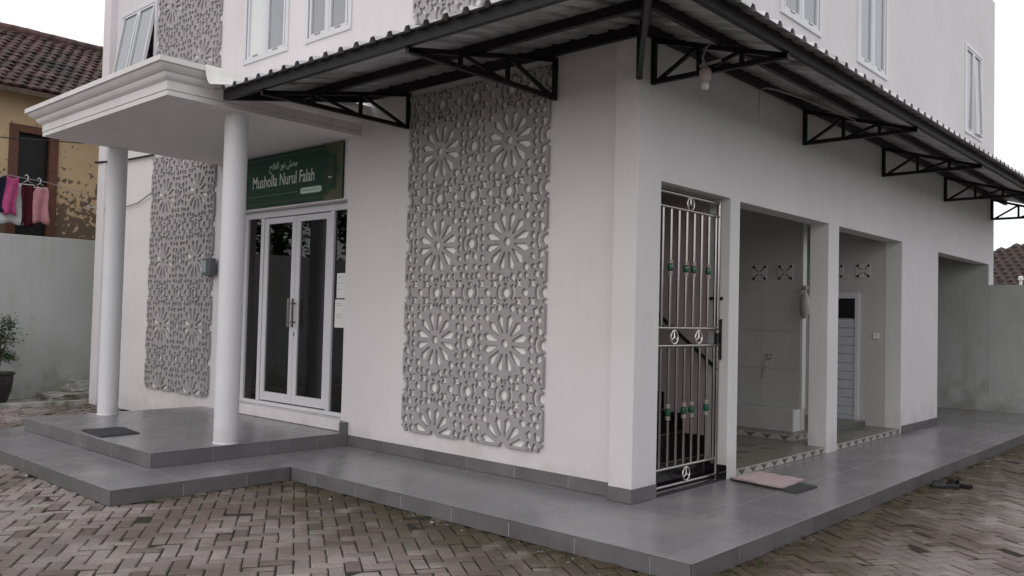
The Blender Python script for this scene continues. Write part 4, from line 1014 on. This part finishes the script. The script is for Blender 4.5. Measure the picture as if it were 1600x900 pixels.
def hanger(y, z, label):
    b_ = MB(); b_.tube([(-12.15, y - .10, z - .09), (-12.15, y, z - .01), (-12.15, y + .11, z - .085), (-12.15, y - .10, z - .09)], .008, 6).tube([(-12.15, y, z - .01), (-12.15, y + .012, z + .05), (-12.17, y - .01, z + .085), (-12.2, y - .03, z + .06)], .006, 6)
    tag(b_.build('clothes_hanger', 'white', smooth=True), label, 'hanger', 'white clothes hangers')
hanger(-.56, 3.75, 'white hanger carrying the maroon dress'); hanger(-.36, 3.72, 'white hanger carrying the pale pink blouse')

# far neighbour on the right
FH = thing('distant_house', (0, 20, 0), 'low house with brown tiled roof beyond the right boundary wall', 'house')
MB().box(-5, 8, 20, 26, 0, 2.75).build('wall', 'plaster', FH)
fr_ = MB().add([(-6, 19.5, 2.55), (9, 19.5, 2.55), (9, 22.4, 4.0), (-1.6, 22.4, 4.0), (-6, 26.5, 2.55), (9, 26.5, 2.55)], [(0, 1, 2, 3), (3, 2, 5, 4), (0, 3, 4)]).build('roof', 'farroof', FH)
ft_ = MB()
for i in range(12):
    for j in range(60):
        x = -5.4 + j * .23 + (.11 if i % 2 else 0); t = i / 12
        y = 19.5 + 2.9 * t; z = 2.58 + 1.45 * t
        if x < -6 + 4.4 * t + .1: continue
        ft_.add([(x - .12, y, z + .02), (x, y, z + .09 + random.uniform(-.01, .02)), (x + .12, y, z + .02), (x + .12, y + .3, z + .13), (x, y + .3, z + .19), (x - .12, y + .3, z + .13), (x - .12, y, z - .03), (x + .12, y, z - .03)], [(0, 1, 4, 5), (1, 2, 3, 4), (6, 7, 2, 1), (6, 1, 0)])
tag(ft_.build('roof_tile_field', 'farroof', fr_, fix=False), kind='stuff')
MB().tube([(-1.6, 22.4, 4.05), (9, 22.4, 4.05)], .12, 8).build('ridge_cap', 'farroof', fr_)
VP = thing('vent_pipe', (-.75, 17.5, 2.2), 'white capped vent pipe in front of the distant brown roof', 'pipe')
MB().tube([(-.75, 17.5, 0), (-.75, 17.5, 2.78)], .035, 10).build('pipe', 'white', VP, smooth=True); MB().lathe((-.75, 17.5, 2.76), [(.06, 0), (.06, .07), (.03, .10)], 12).build('cap', 'white', VP, smooth=True)

# unseen trees added behind the left wall to darken the door glass reflection
def tree(loc, H, Rr, label):
    t = thing('added_reflection_tree', loc, label, 'tree', 'unseen trees added beyond the left wall for the door reflection')
    x, y, _ = loc; tr = MB().tube([(x, y, 0), (x + .1, y, H * .25), (x, y + .1, H * .5), (x + .05, y, H * .8)], [.22, .18, .13, .05], 8)
    for k in range(7):
        a = k * .9; z0 = H * (.3 + .06 * k); tr.tube([(x, y, z0), (x + Rr * .4 * math.cos(a), y + Rr * .4 * math.sin(a), z0 + .6), (x + Rr * .75 * math.cos(a), y + Rr * .75 * math.sin(a), z0 + 1.1)], [.08, .05, .02], 6)
    tr.build('trunk', 'bark', t, smooth=True)
    lf = MB()
    cl_ = [(Rr * .75 * math.cos(k * .9) * (k > 0), Rr * .75 * math.sin(k * .9) * (k > 0), H * (.42 + .07 * k), Rr * random.uniform(.35, .5)) for k in range(8)]
    for k in range(5200):
        c = random.choice(cl_); d = Vector((random.gauss(0, 1), random.gauss(0, 1), random.gauss(0, .8))).normalized() * c[3] * random.random() ** .4
        p = Vector((x + c[0], y + c[1], c[2])) + d; a = random.uniform(0, 6.28); l = random.uniform(.14, .24)
        u = Vector((math.cos(a), math.sin(a), random.uniform(-.7, .3))).normalized(); v = u.cross(Vector((random.gauss(0, .4), random.gauss(0, .4), 1))).normalized() * l * .28
        lf.add([p - u * l / 2, p + v, p + u * l / 2, p - v], [(0, 1, 2, 3)])
    tag(lf.build('crown', 'leaf', t, fix=False), kind='stuff')
tree((-14.2, -5.3, 0), 6.5, 2.0, 'unseen dark green tree added beyond the ochre house for the door reflection')
tree((-14.4, -8.6, 0), 7.2, 2.4, 'taller unseen tree added farther along the left wall for the door reflection')
# grass and moss in the joints along the kerbs
gr = MB()
def tuft(x, y, n, h, sp):
    for _ in range(n):
        px_, py_ = x + random.gauss(0, sp), y + random.gauss(0, sp); a = random.uniform(0, 6.28); hh = h * random.uniform(.4, 1.1); w = .0035
        gr.add([(px_ - w * math.cos(a), py_ - w * math.sin(a), -.004), (px_ + w * math.cos(a), py_ + w * math.sin(a), -.004), (px_ + .5 * hh * math.cos(a + 1.2), py_ + .5 * hh * math.sin(a + 1.2), hh)], [(0, 1, 2)])
for k in range(46):
    y = random.choice((random.uniform(-1.0, .6), random.uniform(2.6, 5.2), random.uniform(-1, 8))); tuft(1.20 + abs(random.gauss(0, .05)), y, 26, .028, .022)
for k in range(30): tuft(random.uniform(-3.0, 1.1), -1.115 - abs(random.gauss(0, .05)), 18, .022, .02)
for k in range(14): tuft(-3.095 + abs(random.gauss(0, .05)), random.uniform(-2.6, -1.15), 18, .022, .02)
for k in range(30): tuft(random.uniform(-10.6, -7.5), random.uniform(-.4, .05), 20, .03, .03)
tag(gr.build('grass', 'moss', fix=False), 'thin grass and moss growing along the terrace kerb', 'grass', kind='stuff')
# loose crumbs of mortar along the porch step
cr = MB()
for k in range(80):
    if random.random() < .5: x, y = random.uniform(-5.6, -3.3), -2.79 - abs(random.gauss(0, .05))
    else: x, y = random.uniform(-2.9, 1.0), -1.13 - abs(random.gauss(0, .12))
    r_ = random.uniform(.002, .008) * (1 if random.random() < .9 else 2); z0 = .002
    cr.add([(x - r_, y - r_, z0), (x + r_, y - r_ * .6, z0), (x + r_ * .7, y + r_, z0), (x - r_ * .8, y + r_ * .7, z0), (x, y, z0 + r_ * .9)], [(0, 1, 4), (1, 2, 4), (2, 3, 4), (3, 0, 4)])
tag(cr.build('mortar_crumbs', 'kerbm', fix=False), 'pale mortar crumbs scattered on the pavers along the step', 'crumbs', kind='stuff')
